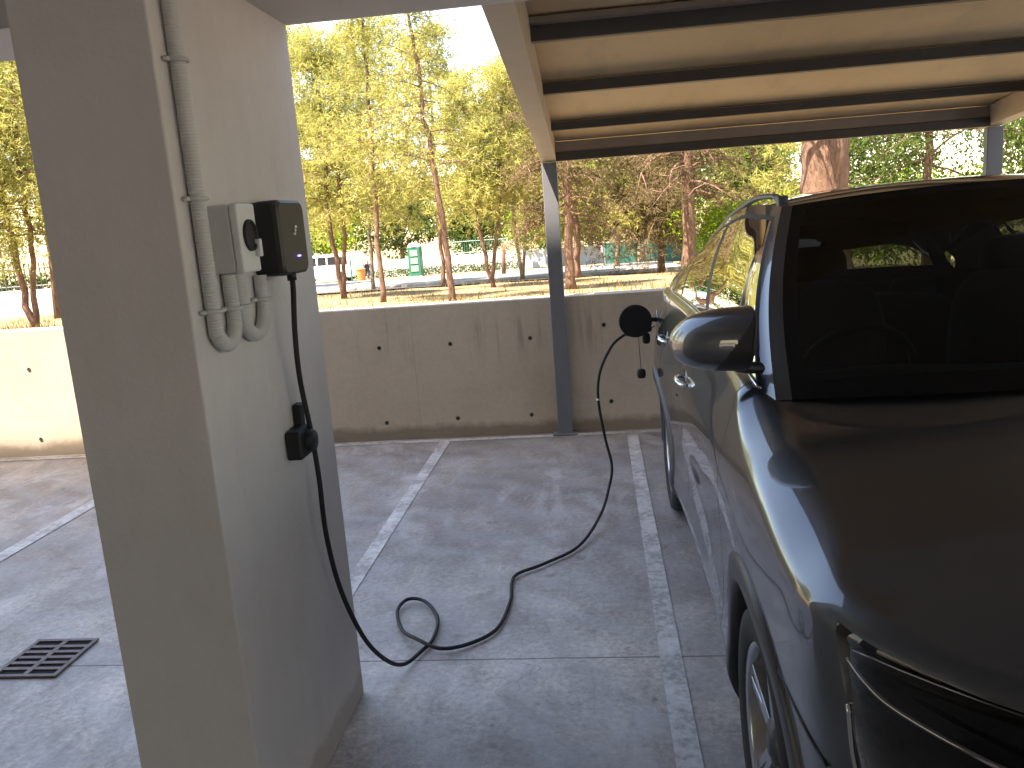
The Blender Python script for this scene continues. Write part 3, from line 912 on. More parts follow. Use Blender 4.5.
# headlights: recessed dark housing, bright blades, clear cover
H = S.copy()
for j, s in enumerate(cols):
    n = cnor(s)
    for i in range(nr):
        dz = S[i, j, 2]
        e = min(1, max(0, (dz - .69) / .05)) * min(1, max(0, (.99 - dz) / .03)) * min(1, max(0, (s_head - s) / .05)) * min(1, max(0, (S[i, j, 0] - .44) / .05))
        H[i, j, 0] -= n[0] * .035 * e; H[i, j, 1] -= n[1] * .035 * e
hl = both("headlight", "black_gloss", H, cell["headlight"])
hc = MB().grid(near(S), cell["headlight"])
hc.build("lens", "lens", hl[0], smooth=True); hc.mirror_x(CX).build("lens", "lens", hl[1], smooth=True)
def front_pt(d, z, off):
    ii = np.where((CP[:, 1] < 1.5) & (CP[:, 0] >= 0))[0]
    s = float(np.interp(d, CP[ii, 0], CS[ii]))
    p, n = cpos(s), cnor(s); q = p - n * (inset(p[1], z) - off)
    return (CX - q[0], q[1], z)
def blade(dz, r, off, mat, parent, nm, sb_=1.0):
    P = smooth_path([front_pt(d, z, off) for d, z in dz], 8)
    m = MB().tube(P, r, 8, scale_b=sb_)
    return m.build(nm, mat, parent[0], smooth=True), m.mirror_x(CX).build(nm, mat, parent[1], smooth=True)
blade([(.868, .935), (.852, .915), (.828, .898), (.79, .890), (.745, .885), (.70, .880), (.60, .872), (.50, .862)], .0060, -.006, "chrome", hl, "light_blade")
blade([(.868, .948), (.85, .954), (.81, .960), (.76, .965), (.70, .966), (.62, .962)], .0024, -.012, "chrome", hl, "light_blade")
MT['brown_plate'] = plain('brown_reflection_plate', (0.10, 0.085, 0.07), 0.16, 1.0, 0.1)
RP = np.array([[front_pt(d, z, -.032 + .010 * math.sin(9 * d + 40 * z)) for d in np.linspace(.845, .48, 40)] for z in np.linspace(.895, .955, 10)])  # plate added inside the lamp to give brownish reflections
m = MB().grid(RP); m.build("reflection_plate", "brown_plate", hl[0], smooth=True); m.mirror_x(CX).build("reflection_plate", "brown_plate", hl[1], smooth=True)
for q in (1,):
    P = smooth_path([front_pt(.862, .86, .003), front_pt(.855, .76, .003), front_pt(.835, .68, .003), front_pt(.80, .60, .003), front_pt(.76, .50, .003)], 6)
    m = MB().tube(P, .004, 8); m.build("trim_strip", "chrome", car, smooth=True); m.mirror_x(CX).build("trim_strip", "chrome", car, smooth=True)
P = smooth_path([(CX - skin_at(y, z) - .0005, y, z) for y, z in ((1.37, .70), (1.45, .712), (1.55, .722), (1.66, .728))], 6)
m = MB().tube(P, .0028, 6); m.build("panel_seam", "black", car, smooth=True); m.mirror_x(CX).build("panel_seam", "black", car, smooth=True)
gm = MB()
for z in (.55, .63, .71, .79, .87):
    gm.tube([front_pt(d, z, .004) for d in np.linspace(.44, .02, 12)] + [(2 * CX - p[0], p[1], p[2]) for p in [front_pt(d, z, .004) for d in np.linspace(.02, .44, 12)]], .006, 8)
gm.build("grille_bars", "black", car, smooth=True)
MB().box(CX - .26, CX + .26, .935, .945, .47, .58).build("number_plate", "white_plain", car, bevel=.003)

# hood: from the rolled edge inwards to a crowned centre line
edge = S[-1]                                                          # top row (d,Y,z)
jc = int(np.argmin(np.abs(ycol - 2.25) + 10 * (dcol < .6)))
w = np.concatenate([[0, .012, .0165], np.linspace(.06, 1, 30)])
HD = np.zeros((len(w), jc + 1, 3))
COWL = (2.06, 1.215)
for j in range(jc + 1):
    e = edge[j]
    y0_ = edge[0][1]
    t = (e[1] - y0_) / (edge[jc][1] - y0_)
    yt = (y0_ + .10) + (COWL[0] - y0_ - .10) * (t ** .9)
    zc_ = np.interp(yt, [1.0, 1.3, 1.7, 2.06], [1.03, 1.085, 1.155, COWL[1]])
    if j == 0: pass
    for i, ww in enumerate(w):
        d = e[0] * (1 - ww)
        yy = e[1] + (yt - e[1]) * (ww ** 1.6)
        zz = e[2] + (zc_ - e[2]) * (1 - (1 - ww) ** 1.7)
        HD[i, j] = (d, yy, zz)
kk = np.ones((len(w) - 1, jc), bool)
mh = MB().grid(near(HD), kk); mh.add(*(lambda g: (g.v, g.f))(MB().grid(near(S), cell["hood_edge"])))
m2 = mh.mirror_x(CX); mh.add(m2.v, m2.f)
hood = mh.build("hood", "paint", car, smooth=True, merge=True)
Hu = HD.copy(); Hu[..., 2] -= .012
mu = MB().grid(near(Hu), np.ones((len(w) - 1, jc), bool)); m2 = mu.mirror_x(CX); mu.add(m2.v, m2.f); mu.build("hood_liner", "interior", car, smooth=True)

# greenhouse
RY, RZ = smooth_tab([2.8, 2.95, 3.4, 3.9, 4.3, 4.7, 5.0, 5.2], [1.668, 1.685, 1.690, 1.625, 1.535, 1.435, 1.345, 1.28], .22, 2.5, 5.6)
RDX, RDY = smooth_tab([2.8, 3.4, 3.9, 4.3, 4.7, 5.0], [.625, .645, .66, .675, .69, .70], .2, 2.5, 5.6)
rz = lambda y: float(np.interp(y, RY, RZ)); rd = lambda y: float(np.interp(y, RDX, RDY))
TYX, TYZ = smooth_tab([2.5, 2.72, 3.0, 3.5, 4.2, 4.7, 4.95, 5.2], [1.69, 1.712, 1.735, 1.738, 1.695, 1.635, 1.595, 1.55], .2, 2.3, 5.6)
tz = lambda y: float(np.interp(y, TYX, TYZ))
NQ, NW = 150, 30
BY0, BY1, TY0, TY1 = 2.25, 5.06, 2.88, 4.93
q_ = np.linspace(0, 1, NQ + 1); w_ = np.linspace(0, 1, NW + 1)
GS = np.zeros((NW + 1, NQ + 1, 3))
belt_d = {}
for a, q in enumerate(q_):
    yb = BY0 + (BY1 - BY0) * q; yt = TY0 + (TY1 - TY0) * q
    sb2 = s_of_y(yb); pb = surf(sb2, 1.0)
    for _ in range(2): sb2 += yb - pb[1]; pb = surf(sb2, 1.0)
    pt = np.array([rd(yt), yt, rz(yt)])
    for b, ww in enumerate(w_):
        p = pb + (pt - pb) * ww
        p[0] += .030 * math.sin(math.pi * ww)
        GS[b, a] = p
def qkeep(f):
    K = np.zeros((NW, NQ), bool)
    for b in range(NW):
        for a in range(NQ):
            K[b, a] = f((q_[a] + q_[a + 1]) / 2, (w_[b] + w_[b + 1]) / 2)
    return K
def zone(q, ww):
    end = .80 - .10 * ww + .0 * ww
    if ww > .93: return "roof_frame"
    if q < .030: return "a_pillar"
    if q > end + .018: return "rear_pillar"
    if q > end: return "trim"
    if ww < .045 or q < .040 or ww > .905: return "trim"
    if .395 < q < .425: return "b_pillar"
    if abs(q - (.70 - .03 * ww)) < .008: return "c_bar"
    if q < .395: return "front_glass"
    return "rear_glass" if q < .70 - .03 * ww else "quarter_glass"
for k, nm, mt in (("roof_frame", "roof_frame", "paint"), ("a_pillar", "windscreen_pillar", "paint"), ("rear_pillar", "rear_pillar", "paint"), ("trim", "window_trim", "black"),
                  ("b_pillar", "pillar_cover", "black"), ("c_bar", "quarter_divider", "black")):
    both(nm, mt, GS, qkeep(lambda q, ww: zone(q, ww) == k))
for k, pr in (("front_glass", (door_f, door_f2)), ("rear_glass", (door_r, door_r2))):
    m = MB().grid(near(GS), qkeep(lambda q, ww: zone(q, ww) == k))
    m.build("window_glass", "side_glass", pr[0], smooth=True); m.mirror_x(CX).build("window_glass", "side_glass", pr[1], smooth=True)
both("quarter_glass", "side_glass", GS, qkeep(lambda q, ww: zone(q, ww) == "quarter_glass"))
# bright line along the belt
for yy in (1,):
    P = np.array([(CX - GS[0, a, 0] - .001, GS[0, a, 1], GS[0, a, 2] + .006) for a in range(4, int(NQ * .80))])
    m = MB().tube(P, .004, 6); m.build("belt_trim", "chrome", car, smooth=True); m.mirror_x(CX).build("belt_trim", "chrome", car, smooth=True)
# windscreen + header + rear
NJ = 41; jj = np.linspace(-1, 1, NJ)
def cross(pl, pc, j, ex=2.0):
    """point on an arch across the car: pl = (d,Y,z) at the edge, pc = (Y,z) on the centre line"""
    a = abs(j) ** ex
    return (CX + pl[0] * j, pc[0] + (pl[1] - pc[0]) * a, pc[1] + (pl[2] - pc[1]) * a)
A0, A1 = GS[0, 0], GS[-1, 0]
WS = np.zeros((25, NJ, 3))
for i, v in enumerate(np.linspace(0, 1, 25)):
    pl = A0 + (A1 - A0) * v + np.array([.030 * math.sin(math.pi * v), 0, 0])
    pc = (COWL[0] + (2.72 - COWL[0]) * v, COWL[1] - .004 + (tz(2.72) - COWL[1] + .004) * v + .012 * math.sin(math.pi * v))
    for k, j in enumerate(jj): WS[i, k] = cross(pl, pc, j, 2.2)
jm = .5 * (jj[1:] + jj[:-1]); vm = (np.arange(24) + .5) / 24
JM, VM = np.meshgrid(jm, vm)
pil_k = np.abs(JM) > .945
frit = (~pil_k) & ((VM < .09) | (VM > .955) | (np.abs(JM) > .92))
glass = (~pil_k) & (~frit)
MB().grid(WS, pil_k & (JM < 0)).build("windscreen_pillar", "paint", car, smooth=True); MB().grid(WS, pil_k & (JM > 0)).build("windscreen_pillar", "paint", car, smooth=True)
wsx = MB().grid(WS, glass).build("windscreen", "screen_glass", car, smooth=True)
MB().grid(WS, frit).build("windscreen_border", "frit", wsx, smooth=True)
RF = np.zeros((60, NJ, 3))
yc_list = np.linspace(2.72, 4.95, 60)
for i, yc in enumerate(yc_list):
    t = i / 59.0; ye = TY0 + (TY1 - TY0) * t
    pl = (rd(ye), ye, rz(ye))
    for k, j in enumerate(jj): RF[i, k] = cross(pl, (yc, tz(yc)), j, 2.3 + 2.7 * t ** 1.5)
MB().grid(RF).build("roof", "paint", car, smooth=True)
RL = RF.copy(); RL[..., 2] -= .02
MB().grid(RL).build("headliner", "interior", car, smooth=True)
# rear end: from the roof edge down to the tail
sr = [s for s in np.linspace(s_of_y(BY1), sB, 21)]
be = [surf(s, 1.0) for s in sr]
be = [(CX - p[0], p[1], p[2]) for p in be]; be = be + [(2 * CX - p[0], p[1], p[2]) for p in be[-2::-1]]
RB = np.zeros((20, NJ, 3))
for i, v in enumerate(np.linspace(0, 1, 20)):
    for k in range(NJ):
        a, b = np.array(RF[-1, k]), np.array(be[k])
        p = a + (b - a) * v; p[1] += .05 * math.sin(math.pi * v)
        RB[i, k] = p
vm2 = (np.arange(19) + .5) / 19; JM2, VM2 = np.meshgrid(jm, vm2)
rg = (np.abs(JM2) < .86) & (VM2 > .10) & (VM2 < .80)
MB().grid(RB, ~rg).build("tailgate_frame", "paint", car, smooth=True)
MB().grid(RB, rg).build("rear_window", "screen_glass", car, smooth=True)
# roof rails, with their plastic feet
rl = np.array([(CX - rd(y) + .035 - .0, y, rz(y) + .028 - .02 * (y > 4.6)) for y in np.linspace(3.02, 4.72, 20)])
rl[0, 2] -= .02; rl[-1, 2] -= .02
m = MB().tube(rl, .013, 10, scale_b=.8)
for y in (3.02, 4.70):
    m.box(CX - rd(y) + .02, CX - rd(y) + .05, y - .03, y + .03, rz(y) - .02, rz(y) + .03)
m.build("roof_rail", "steel_grey", car, smooth=True); m.mirror_x(CX).build("roof_rail", "steel_grey", car, smooth=True)
# underbody
MB().box(CX - .72, CX + .72, 1.45, 5.10, .20, .26).build("underbody", "interior", car)

# arch cladding rings, wells
def arch(wy, wz):
    an = np.radians(np.linspace(-24, 204, 70))
    prof = [(.400, -.09), (.402, -.01), (.406, .008), (.420, .0125), (.455, .0115), (.477, .008), (.482, -.004)]
    P = np.zeros((len(prof), len(an), 3))
    for k, a in enumerate(an):
        for i, (r_, o_) in enumerate(prof):
            y, z = wy + r_ * math.cos(a), wz + r_ * math.sin(a)
            zc_ = max(z, Z0 + .002)
            P[i, k] = (CX - (skin_at(y, zc_) + o_), y, zc_)
    m = MB().grid(P)
    m.build("arch_cladding", "cladding", car, smooth=True); m.mirror_x(CX).build("arch_cladding", "cladding", car, smooth=True)
    mw_ = MB()
    an2 = np.linspace(-.35, math.pi + .35, 40)
    Q = np.array([[(CX - .84 + o_, wy + .425 * math.cos(a), max(.2, wz + .425 * math.sin(a))) for a in an2] for o_ in (-.0, .30)])
    mw_.grid(Q); mw_.add([tuple(p) for p in Q[1]], [tuple(range(40))])
    mw_.build("wheel_well", "well", car); mw_.mirror_x(CX).build("wheel_well", "well", car)
for wy, wz in WC: arch(wy, wz)

# wheels
def wheel(cx, wy, wz, sgn):
    """sgn -1: outer face towards -X"""
    T = MB()
    R_ = .350; Rr = .243; wd = .228
    prof = [(Rr, .0), (Rr + .012, -.012), (.29, -.020), (.33, -.014), (.342, .004), (R_ - .002, .026), (R_, .06), (R_, wd - .06), (R_ - .002, wd - .026), (.342, wd - .004), (.33, wd + .014), (.29, wd + .02), (Rr, wd)]
    prof = [(r_, -sgn * h if sgn > 0 else h) for r_, h in prof]
    X0 = cx
    T.lathe(prof, (X0, wy, wz), 'x', 72)
    # tread blocks
    tr = MB()
    ty = T.build("wheel", "rubber", car, smooth=True)
    g = MB()
    for rr in (.06, .10, .14, .18):
        h = rr if sgn < 0 else -rr
        g.lathe([(R_ + .0005, h - .004), (R_ - .007, h - .003), (R_ - .007, h + .003), (R_ + .0005, h + .004)], (X0, wy, wz), 'x', 72)
    g.build("tread_groove", "well", ty)
    rim = MB()
    k = 1 if sgn < 0 else -1
    rim.lathe([(Rr + .006, -k * .004), (Rr, -k * .008), (Rr - .012, k * .002), (Rr - .02, k * .05), (Rr - .03, k * .16)], (X0, wy, wz), 'x', 72)
    r1 = rim.build("rim", "alloy", ty, smooth=True)
    sp = MB()
    for n in range(5):
        for off in (-.105, .105):
            a = 2 * math.pi * n / 5 + .3; a0, a1 = a + off * 2.2, a + off
            er, et = np.array([math.cos(a1), math.sin(a1)]), np.array([-math.sin(a1), math.cos(a1)])
            e0 = np.array([math.cos(a0 * .0 + a + off * 1.1), math.sin(a + off * 1.1)]); t0 = np.array([-e0[1], e0[0]])
            pts = []
            for (rr, hw, xo) in ((.05, .017, .018), (.14, .0125, .012), (.238, .012, .004)):
                e_ = e0 if rr < .1 else er; t_ = t0 if rr < .1 else et
                for s_, dx in ((-1, 0), (1, 0), (1, .035), (-1, .035)):
                    p = e_ * rr + t_ * hw * s_
                    pts.append((X0 + k * (xo + dx) * 1.0, wy + p[0], wz + p[1]))
            fs = []
            for b in (0, 4):
                for q in range(4): fs.append((b + q, b + (q + 1) % 4, b + 4 + (q + 1) % 4, b + 4 + q))
            sp.add(pts, fs)
    sp.build("spokes", "alloy", ty, bevel=.002)
    MB().lathe([(0, .006), (.03, .006), (.034, .010), (.058, .014), (.066, .03), (.066, .06)] if k > 0 else [(0, -.006), (.03, -.006), (.034, -.010), (.058, -.014), (.066, -.03), (.066, -.06)], (X0, wy, wz), 'x', 24).build("hub", "cladding", ty, smooth=True)
    MB().lathe([(.02, k * .07), (.165, k * .07), (.165, k * .09), (.02, k * .09)], (X0, wy, wz), 'x', 40).build("brake_disc", "steel_grey", ty)
    MB().lathe([(.0, k * .10), (Rr - .03, k * .10)], (X0, wy, wz), 'x', 40).build("wheel_back", "well", ty)
for wy, wz in WC:
    wheel(CX - .880, wy, wz, -1); wheel(CX + .880, wy, wz, 1)

# door handles with their bright recesses
def handle(yc, z, pr):
    d0 = skin_at(yc, z)
    pts = [(CX - skin_at(yc + a, z) + .004 - o, yc + a, z + b) for a, o, b in ((-.105, .0, -.004), (-.088, .022, -.001), (-.05, .034, .002), (0, .037, .003), (.05, .034, .002), (.088, .022, -.001), (.105, .0, -.004))]
    m = MB().tube(smooth_path(pts, 6), .0125, 10, scale_b=.75)
    c = MB().lathe([(0, -.0015), (.036, -.0018), (.042, -.0005), (.045, .004)], (CX - d0 + .0, yc, z), 'x', 26)
    c.v = [(CX - skin_at(y, zz) + (x - (CX - d0)) - .0002, yc + (y - yc) * 1.5, zz) for x, y, zz in c.v]
    for p, mm in ((pr[0], False), (pr[1], True)):
        h = (m.mirror_x(CX) if mm else m).build("handle", "chrome", p, smooth=True)
        (c.mirror_x(CX) if mm else c).build("handle_recess", "black_gloss", p, smooth=True)
handle(3.50, .985, (door_f, door_f2)); handle(4.30, 1.045, (door_r, door_r2))

# mirrors
def mirror():
    c = (.292, 2.275, 1.343)
    sh_ = MB(); us = 1 - 2 * np.linspace(0, 1, 70) ** 1.0; us = np.sort(np.concatenate([us, [-.985, -.96, .93, .97, .99]]))
    NR = 84; vs = []
    for u in us:
        g = max(0.0, 1 - ((1 - u) / 2) ** 3.6) ** .5
        g *= (1 - .30 * max(0, (u - .86) / .14) ** 2.5)
        for k in range(NR):
            t = 2 * math.pi * k / NR
            sg = lambda q: math.copysign(abs(q) ** .82, q)
            yy = .098 * g * sg(math.cos(t)); zz = .084 * g * sg(math.sin(t))
            yy = min(yy, .05 * g)
            vs.append((c[0] + .100 * u + .010 * (zz / .084), c[1] + yy - .080 * u, c[2] + zz + .012 * u))
    fs = [(i * NR + k, i * NR + (k + 1) % NR, (i + 1) * NR + (k + 1) % NR, (i + 1) * NR + k) for i in range(len(us) - 1) for k in range(NR)]
    ce = len(vs); vs.append((c[0] + .103, c[1] - .08, c[2] + .012))
    fs += [((len(us) - 1) * NR + k, (len(us) - 1) * NR + (k + 1) % NR, ce) for k in range(NR)]
    sh_.add(vs, fs)
    up = MB(); lowm = MB()
    up.v = sh_.v; lowm.v = sh_.v
    for f in sh_.f:
        cx_ = sum(sh_.v[i][0] for i in f) / len(f); cz_ = sum(sh_.v[i][2] for i in f) / len(f)
        black = (cx_ - c[0]) > .048 + .62 * (cz_ - c[2])
        (lowm if black else up).f.append(f)
    def prune(m):
        used = sorted({i for f in m.f for i in f}); mp = {q: i for i, q in enumerate(used)}
        m.v = [m.v[i] for i in used]; m.f = [tuple(mp[i] for i in f) for f in m.f]; return m
    up, lowm = prune(up), prune(lowm)
    arm = MB().tube(smooth_path([(.345, 2.30, 1.272), (.39, 2.32, 1.254), (.435, 2.345, 1.245)], 5), .028, 12, scale_b=.62)
    lowm.add(arm.v, arm.f)
    gl = MB().lathe([(0, .0), (.060, .0), (.064, -.004)], (c[0] + .0, c[1] + .058, c[2]), 'y', 28)
    gl.v = [(c[0] + (x - c[0]) * 1.25, y - .080 * (x - c[0]) * 1.25 / .100, z) for x, y, z in gl.v]
    for mm in (False, True):
        f = (lambda m: m.mirror_x(CX) if mm else m)
        a = f(up).build("door_mirror", "paint", car, smooth=True)
        f(lowm).build("mirror_base", "black", a, smooth=True)
        f(gl).build("mirror_glass", "chrome", a, smooth=True)
mirror()
# open charge flap, port and hanging caps
FY, FZ = 4.77, 1.083
fl = MB().lathe([(0, -.006), (.088, -.006), (.094, -.003), (.095, .003), (.090, .007), (0, .007)], (.203, FY, FZ), 'y', 48)
flp = fl.build("charge_flap", "black", car, smooth=False, bevel=.002)
MB().tube(smooth_path([(.28, FY + .006, FZ + .005), (.315, FY + .02, FZ), (.345, FY + .05, FZ - .005)], 5), .013, 10).build("flap_hinge", "black", flp, smooth=True)
dq = CX - skin_at(4.86, 1.035)
MB().lathe([(0, -.004), (.078, -.004), (.088, -.002), (.090, .004)], (dq, 4.865, 1.04), 'x', 36).build("charge_port", "black_gloss", car, smooth=True)
cp1 = MB().ball((.262, 4.80, .975), (.023, .02, .031), 14, 10, .6); cp1.build("port_cap", "rubber", flp, smooth=True)
MB().tube(smooth_path([(.262, 4.80, 1.0), (.29, 4.81, 1.03), (.315, 4.83, 1.04)], 5), .003, 6).build("cap_strap", "rubber", flp, smooth=True)
MB().ball((.226, 4.80, .770), (.026, .022, .028), 14, 10, .6).build("port_cap", "rubber", flp, smooth=True)
MB().tube([(.218, 4.79, 1.0), (.221, 4.80, .90), (.225, 4.80, .79)], .002, 6).build("cap_strap", "rubber", flp, smooth=True)

# cabin
dash = []
for x in np.linspace(CX - .72, CX + .72, 25):
    dash.append([(x, y, z + .015 * math.exp(-((x - .875) / .2) ** 2)) for y, z in ((2.24, 1.13), (2.36, 1.168), (2.55, 1.175), (2.70, 1.15), (2.78, 1.06), (2.78, .7))])
MB().grid(np.array(dash)).build("dashboard", "interior", car, smooth=True)
sw = MB()
ctr = np.array([.875, 2.93, 1.10]); tilt = math.radians(25)
ring = [ctr + .185 * np.array([math.cos(a), -math.sin(a) * math.sin(tilt), math.sin(a) * math.cos(tilt)]) for a in np.linspace(0, 2 * math.pi, 41)]
sw.tube(ring, .014, 10, caps=False)
sw.tube([ctr - [.18, 0, 0], ctr, ctr + [.18, 0, 0]], .02, 8); sw.tube([ctr, ctr + [0, .07, -.16]], .02, 8)
sw.build("steering_wheel", "black", car, smooth=True)
def seat(x, y):
    m = MB()
    m.ball((x, y, .62), (.25, .28, .13), 20, 12, .5); m.ball((x, y + .32, .98), (.24, .11, .40), 20, 14, .5)
    s = m.build("seat", "interior", car, smooth=True)
    MB().ball((x, y + .38, 1.42), (.115, .06, .085), 18, 12, .6).build("headrest", "interior", s, smooth=True)
seat(CX - .37, 3.08); seat(CX + .37, 3.08)
m = MB().ball((CX, 4.02, .62), (.64, .28, .13), 24, 12, .4); m.ball((CX, 4.42, .84), (.62, .10, .36), 24, 14, .4)
s = m.build("rear_bench", "interior", car, smooth=True)
for x in (CX - .36, CX + .36):
    MB().ball((x, 4.45, 1.20), (.11, .05, .07), 16, 10, .6).build("headrest", "interior", s, smooth=True)
MB().ball((CX, 2.78, 1.62), (.11, .02, .035), 16, 10, .6).build("rear_view_mirror", "black", car, smooth=True)
MB().box(CX - .75, CX + .75, 2.3, 5.15, .27, .30).build("cabin_floor", "interior", car)
MB().box(CX - .70, CX + .70, 4.55, 5.15, .30, 1.06).build("luggage_cover", "interior", car, bevel=.02)

# ------------------------------------------------------------------ trees
def grow(stems, seed, nb=26, f0=0.3, blen=1.6, droop=0.25, tufts=26, tl=0.13, tw=0.022, k=5, up=0.35, clump=0.16):
    """stems: polylines of (x,y,z,r). Returns wood MB and leaf triangles."""
    R = np.random.default_rng(seed)
    wood = MB(); cen = []
    for st in stems:
        st = np.array(st, float)
        P = smooth_path(st[:, :3], 6)
        rr = np.interp(np.linspace(0, 1, len(P)), np.linspace(0, 1, len(st)), st[:, 3])
        P[1:-1, :2] += R.normal(0, .02, (len(P) - 2, 2))
        rr *= .60; rr[0] *= 1.3; rr[1] *= 1.1
        wood.tube(P, rr, 9)
        L = len(P)
        for b in range(nb):
            f = f0 + (1 - f0) * (b + R.random()) / nb
            i = f * (L - 1); i0_ = int(min(L - 2, i)); p = P[i0_] + (P[i0_ + 1] - P[i0_]) * (i - i0_)
            a = b * 2.4 + R.normal(0, .5)
            ln = blen * (1.12 - .75 * max(0, (f - f0) / (1 - f0)) ** 1.3) * R.uniform(.65, 1.2)
            el = up * (f) + R.normal(0, .18)
            dirv = np.array([math.cos(a) * math.cos(el), math.sin(a) * math.cos(el), math.sin(el)])
            pts = [p]
            cur = dirv.copy()
            for s in range(6):
                cur = cur + np.array([R.normal(0, .13), R.normal(0, .13), -droop * .22 + R.normal(0, .06)])
                cur /= np.linalg.norm(cur)
                pts.append(pts[-1] + cur * ln / 6)
            pts = np.array(pts)
            r0 = max(.006, np.interp(f, np.linspace(0, 1, len(st)), st[:, 3]) * .20)
            wood.tube(pts, np.linspace(r0, .003, 7), 5)
            for s in range(3):                                     # side twigs
                q = pts[2 + s] ; dv = np.cross(cur, [0, 0, 1]) * (1 if R.random() < .5 else -1) + R.normal(0, .35, 3)
                dv /= np.linalg.norm(dv) + 1e-9
                l2 = ln * .38
                tw_ = np.array([q, q + dv * l2 * .5, q + dv * l2 + [0, 0, -droop * l2 * .4]])
                wood.tube(tw_, [r0 * .4, r0 * .3, .003], 4)
                for _ in range(max(1, tufts // 5)):
                    u = R.uniform(.3, 1.05); cen.append(q + (tw_[-1] - q) * u + R.normal(0, clump * .7, 3))
            for _ in range(tufts):
                u = R.uniform(.25, 1.05) * 6; j = int(min(5, u)); q = pts[j] + (pts[j + 1] - pts[j]) * (u - j)
                cen.append(q + R.normal(0, clump, 3) * [1, 1, .8])
    C = np.array(cen); n = len(C)
    d = R.normal(0, 1, (n, k, 3)); d[..., 2] -= droop * .5; d /= np.linalg.norm(d, axis=2)[..., None]
    s = np.cross(d, R.normal(0, 1, (n, k, 3))); s /= np.linalg.norm(s, axis=2)[..., None]
    ln = tl * R.uniform(.6, 1.3, (n, k, 1)); wd = tw * R.uniform(.7, 1.4, (n, k, 1))
    base = C[:, None, :] + R.normal(0, .03, (n, k, 3))
    V = np.stack([base - s * wd * .5, base + d * ln, base + s * wd * .5], 2).reshape(-1, 3)
    return wood, V
def make_tree(name, label, cat, base, stems, seed, leafm="pine", bark="bark", group=None, **kw):
    t = thing(name, base, label, cat, group)
    wood, V = grow(stems, seed, **kw)
    wood.build("trunk", bark, t, smooth=True)
    fast_mesh("crown", V, np.arange(len(V)).reshape(-1, 3), leafm, t)
    return t
GP = "pines beyond the retaining wall"
def stem(x, y, z, x1, z1, r0, r1, lean=None, y1=None, mid=0.0):
    y1 = y if y1 is None else y1
    return [(x, y, z - .1, r0), (x + (x1 - x) * .33 + mid, y + (y1 - y) * .33, z + (z1 - z) * .33, r0 * .85), (x + (x1 - x) * .66 - mid, y + (y1 - y) * .66, z + (z1 - z) * .66, (r0 + r1) / 2), (x1, y1, z1, r1)]
K1 = dict(nb=46, f0=.34, blen=1.35, droop=.45, tufts=40, tl=.11, tw=.019, k=6, clump=.20)
make_tree("pine_tree", "slim leaning pine, the tallest seen left of the carport post", "tree", (-2.85, 16.15, .2),
          [[(-2.85, 16.15, .1, .11), (-2.93, 16.15, 2.0, .095), (-3.05, 16.15, 3.4, .075), (-3.2, 16.2, 5.2, .05), (-3.25, 16.2, 6.6, .02)]], 1, group=GP, **{**K1, 'f0': .38, 'nb': 40, 'blen': 1.15, 'tufts': 20})
make_tree("pine_tree", "forked pine whose two stems part near the ground, right of the wall charger", "tree", (-6.68, 21.5, -.03),
          [stem(-6.68, 21.5, -.03, -6.95, 6.6, .12, .03, mid=-.12), stem(-6.70, 21.5, .25, -6.3, 6.2, .10, .03, mid=.08)], 2, group=GP, **{**K1, 'f0': .33, 'blen': 1.7, 'tl': .14})
make_tree("pine_tree", "straight pine with a short bare trunk, left of the leaning pine", "tree", (-4.78, 18.15, .09),
          [stem(-4.78, 18.15, .09, -4.6, 6.4, .10, .03)], 3, group=GP, **{**K1, 'f0': .36, 'blen': 1.5})
make_tree("pine_tree", "thin pine standing just behind the leaning pine", "tree", (-5.03, 27.1, -.3),
          [stem(-5.03, 27.1, -.3, -4.9, 7.8, .12, .03)], 4, group=GP, **{**K1, 'f0': .34, 'blen': 2.0, 'tl': .17, 'tw': .03})
make_tree("pine_tree", "thin pale pine farther back between the forked and the straight pine", "tree", (-7.73, 28.3, -.37),
          [stem(-7.73, 28.3, -.37, -7.5, 8.2, .11, .03)], 5, group=GP, bark="bark_grey", **{**K1, 'f0': .33, 'blen': 2.1, 'tl': .17, 'tw': .03})
make_tree("pine_tree", "low forked pine spreading in a wide V beside the dark post", "tree", (-2.79, 22.35, -.06),
          [stem(-2.79, 22.35, -.06, -3.4, 5.4, .10, .03, mid=-.10), stem(-2.84, 22.35, .25, -2.0, 5.6, .09, .03, mid=.06)], 6, group=GP, **{**K1, 'f0': .38, 'blen': 1.6, 'tl': .14})
make_tree("pine_tree", "pale barked forked pine close to the left of the carport post", "tree", (-2.53, 28.45, -.37),
          [stem(-2.53, 28.45, -.37, -2.9, 6.6, .11, .03, mid=-.05), stem(-2.54, 28.45, -.2, -1.8, 6.8, .09, .03, mid=.05)], 7, group=GP, bark="bark_grey", **{**K1, 'f0': .34, 'blen': 1.9, 'tl': .17, 'tw': .03})
make_tree("pine_tree", "thick reddish pine trunk just right of the carport post", "tree", (-.59, 19.05, .06),
          [stem(-.59, 19.05, .06, -.55, 5.6, .19, .06)], 8, leafm="pine_dry", group=GP, **{**K1, 'f0': .28, 'blen': 1.7, 'droop': .8, 'tufts': 46})
make_tree("pine_tree", "second reddish trunk right behind the thick one by the post", "tree", (-.62, 26.7, -.28),
          [stem(-.62, 26.7, -.28, -.45, 6.0, .19, .06)], 9, leafm="pine", group=GP, **{**K1, 'f0': .28, 'blen': 2.2, 'tl': .18, 'tw': .03})
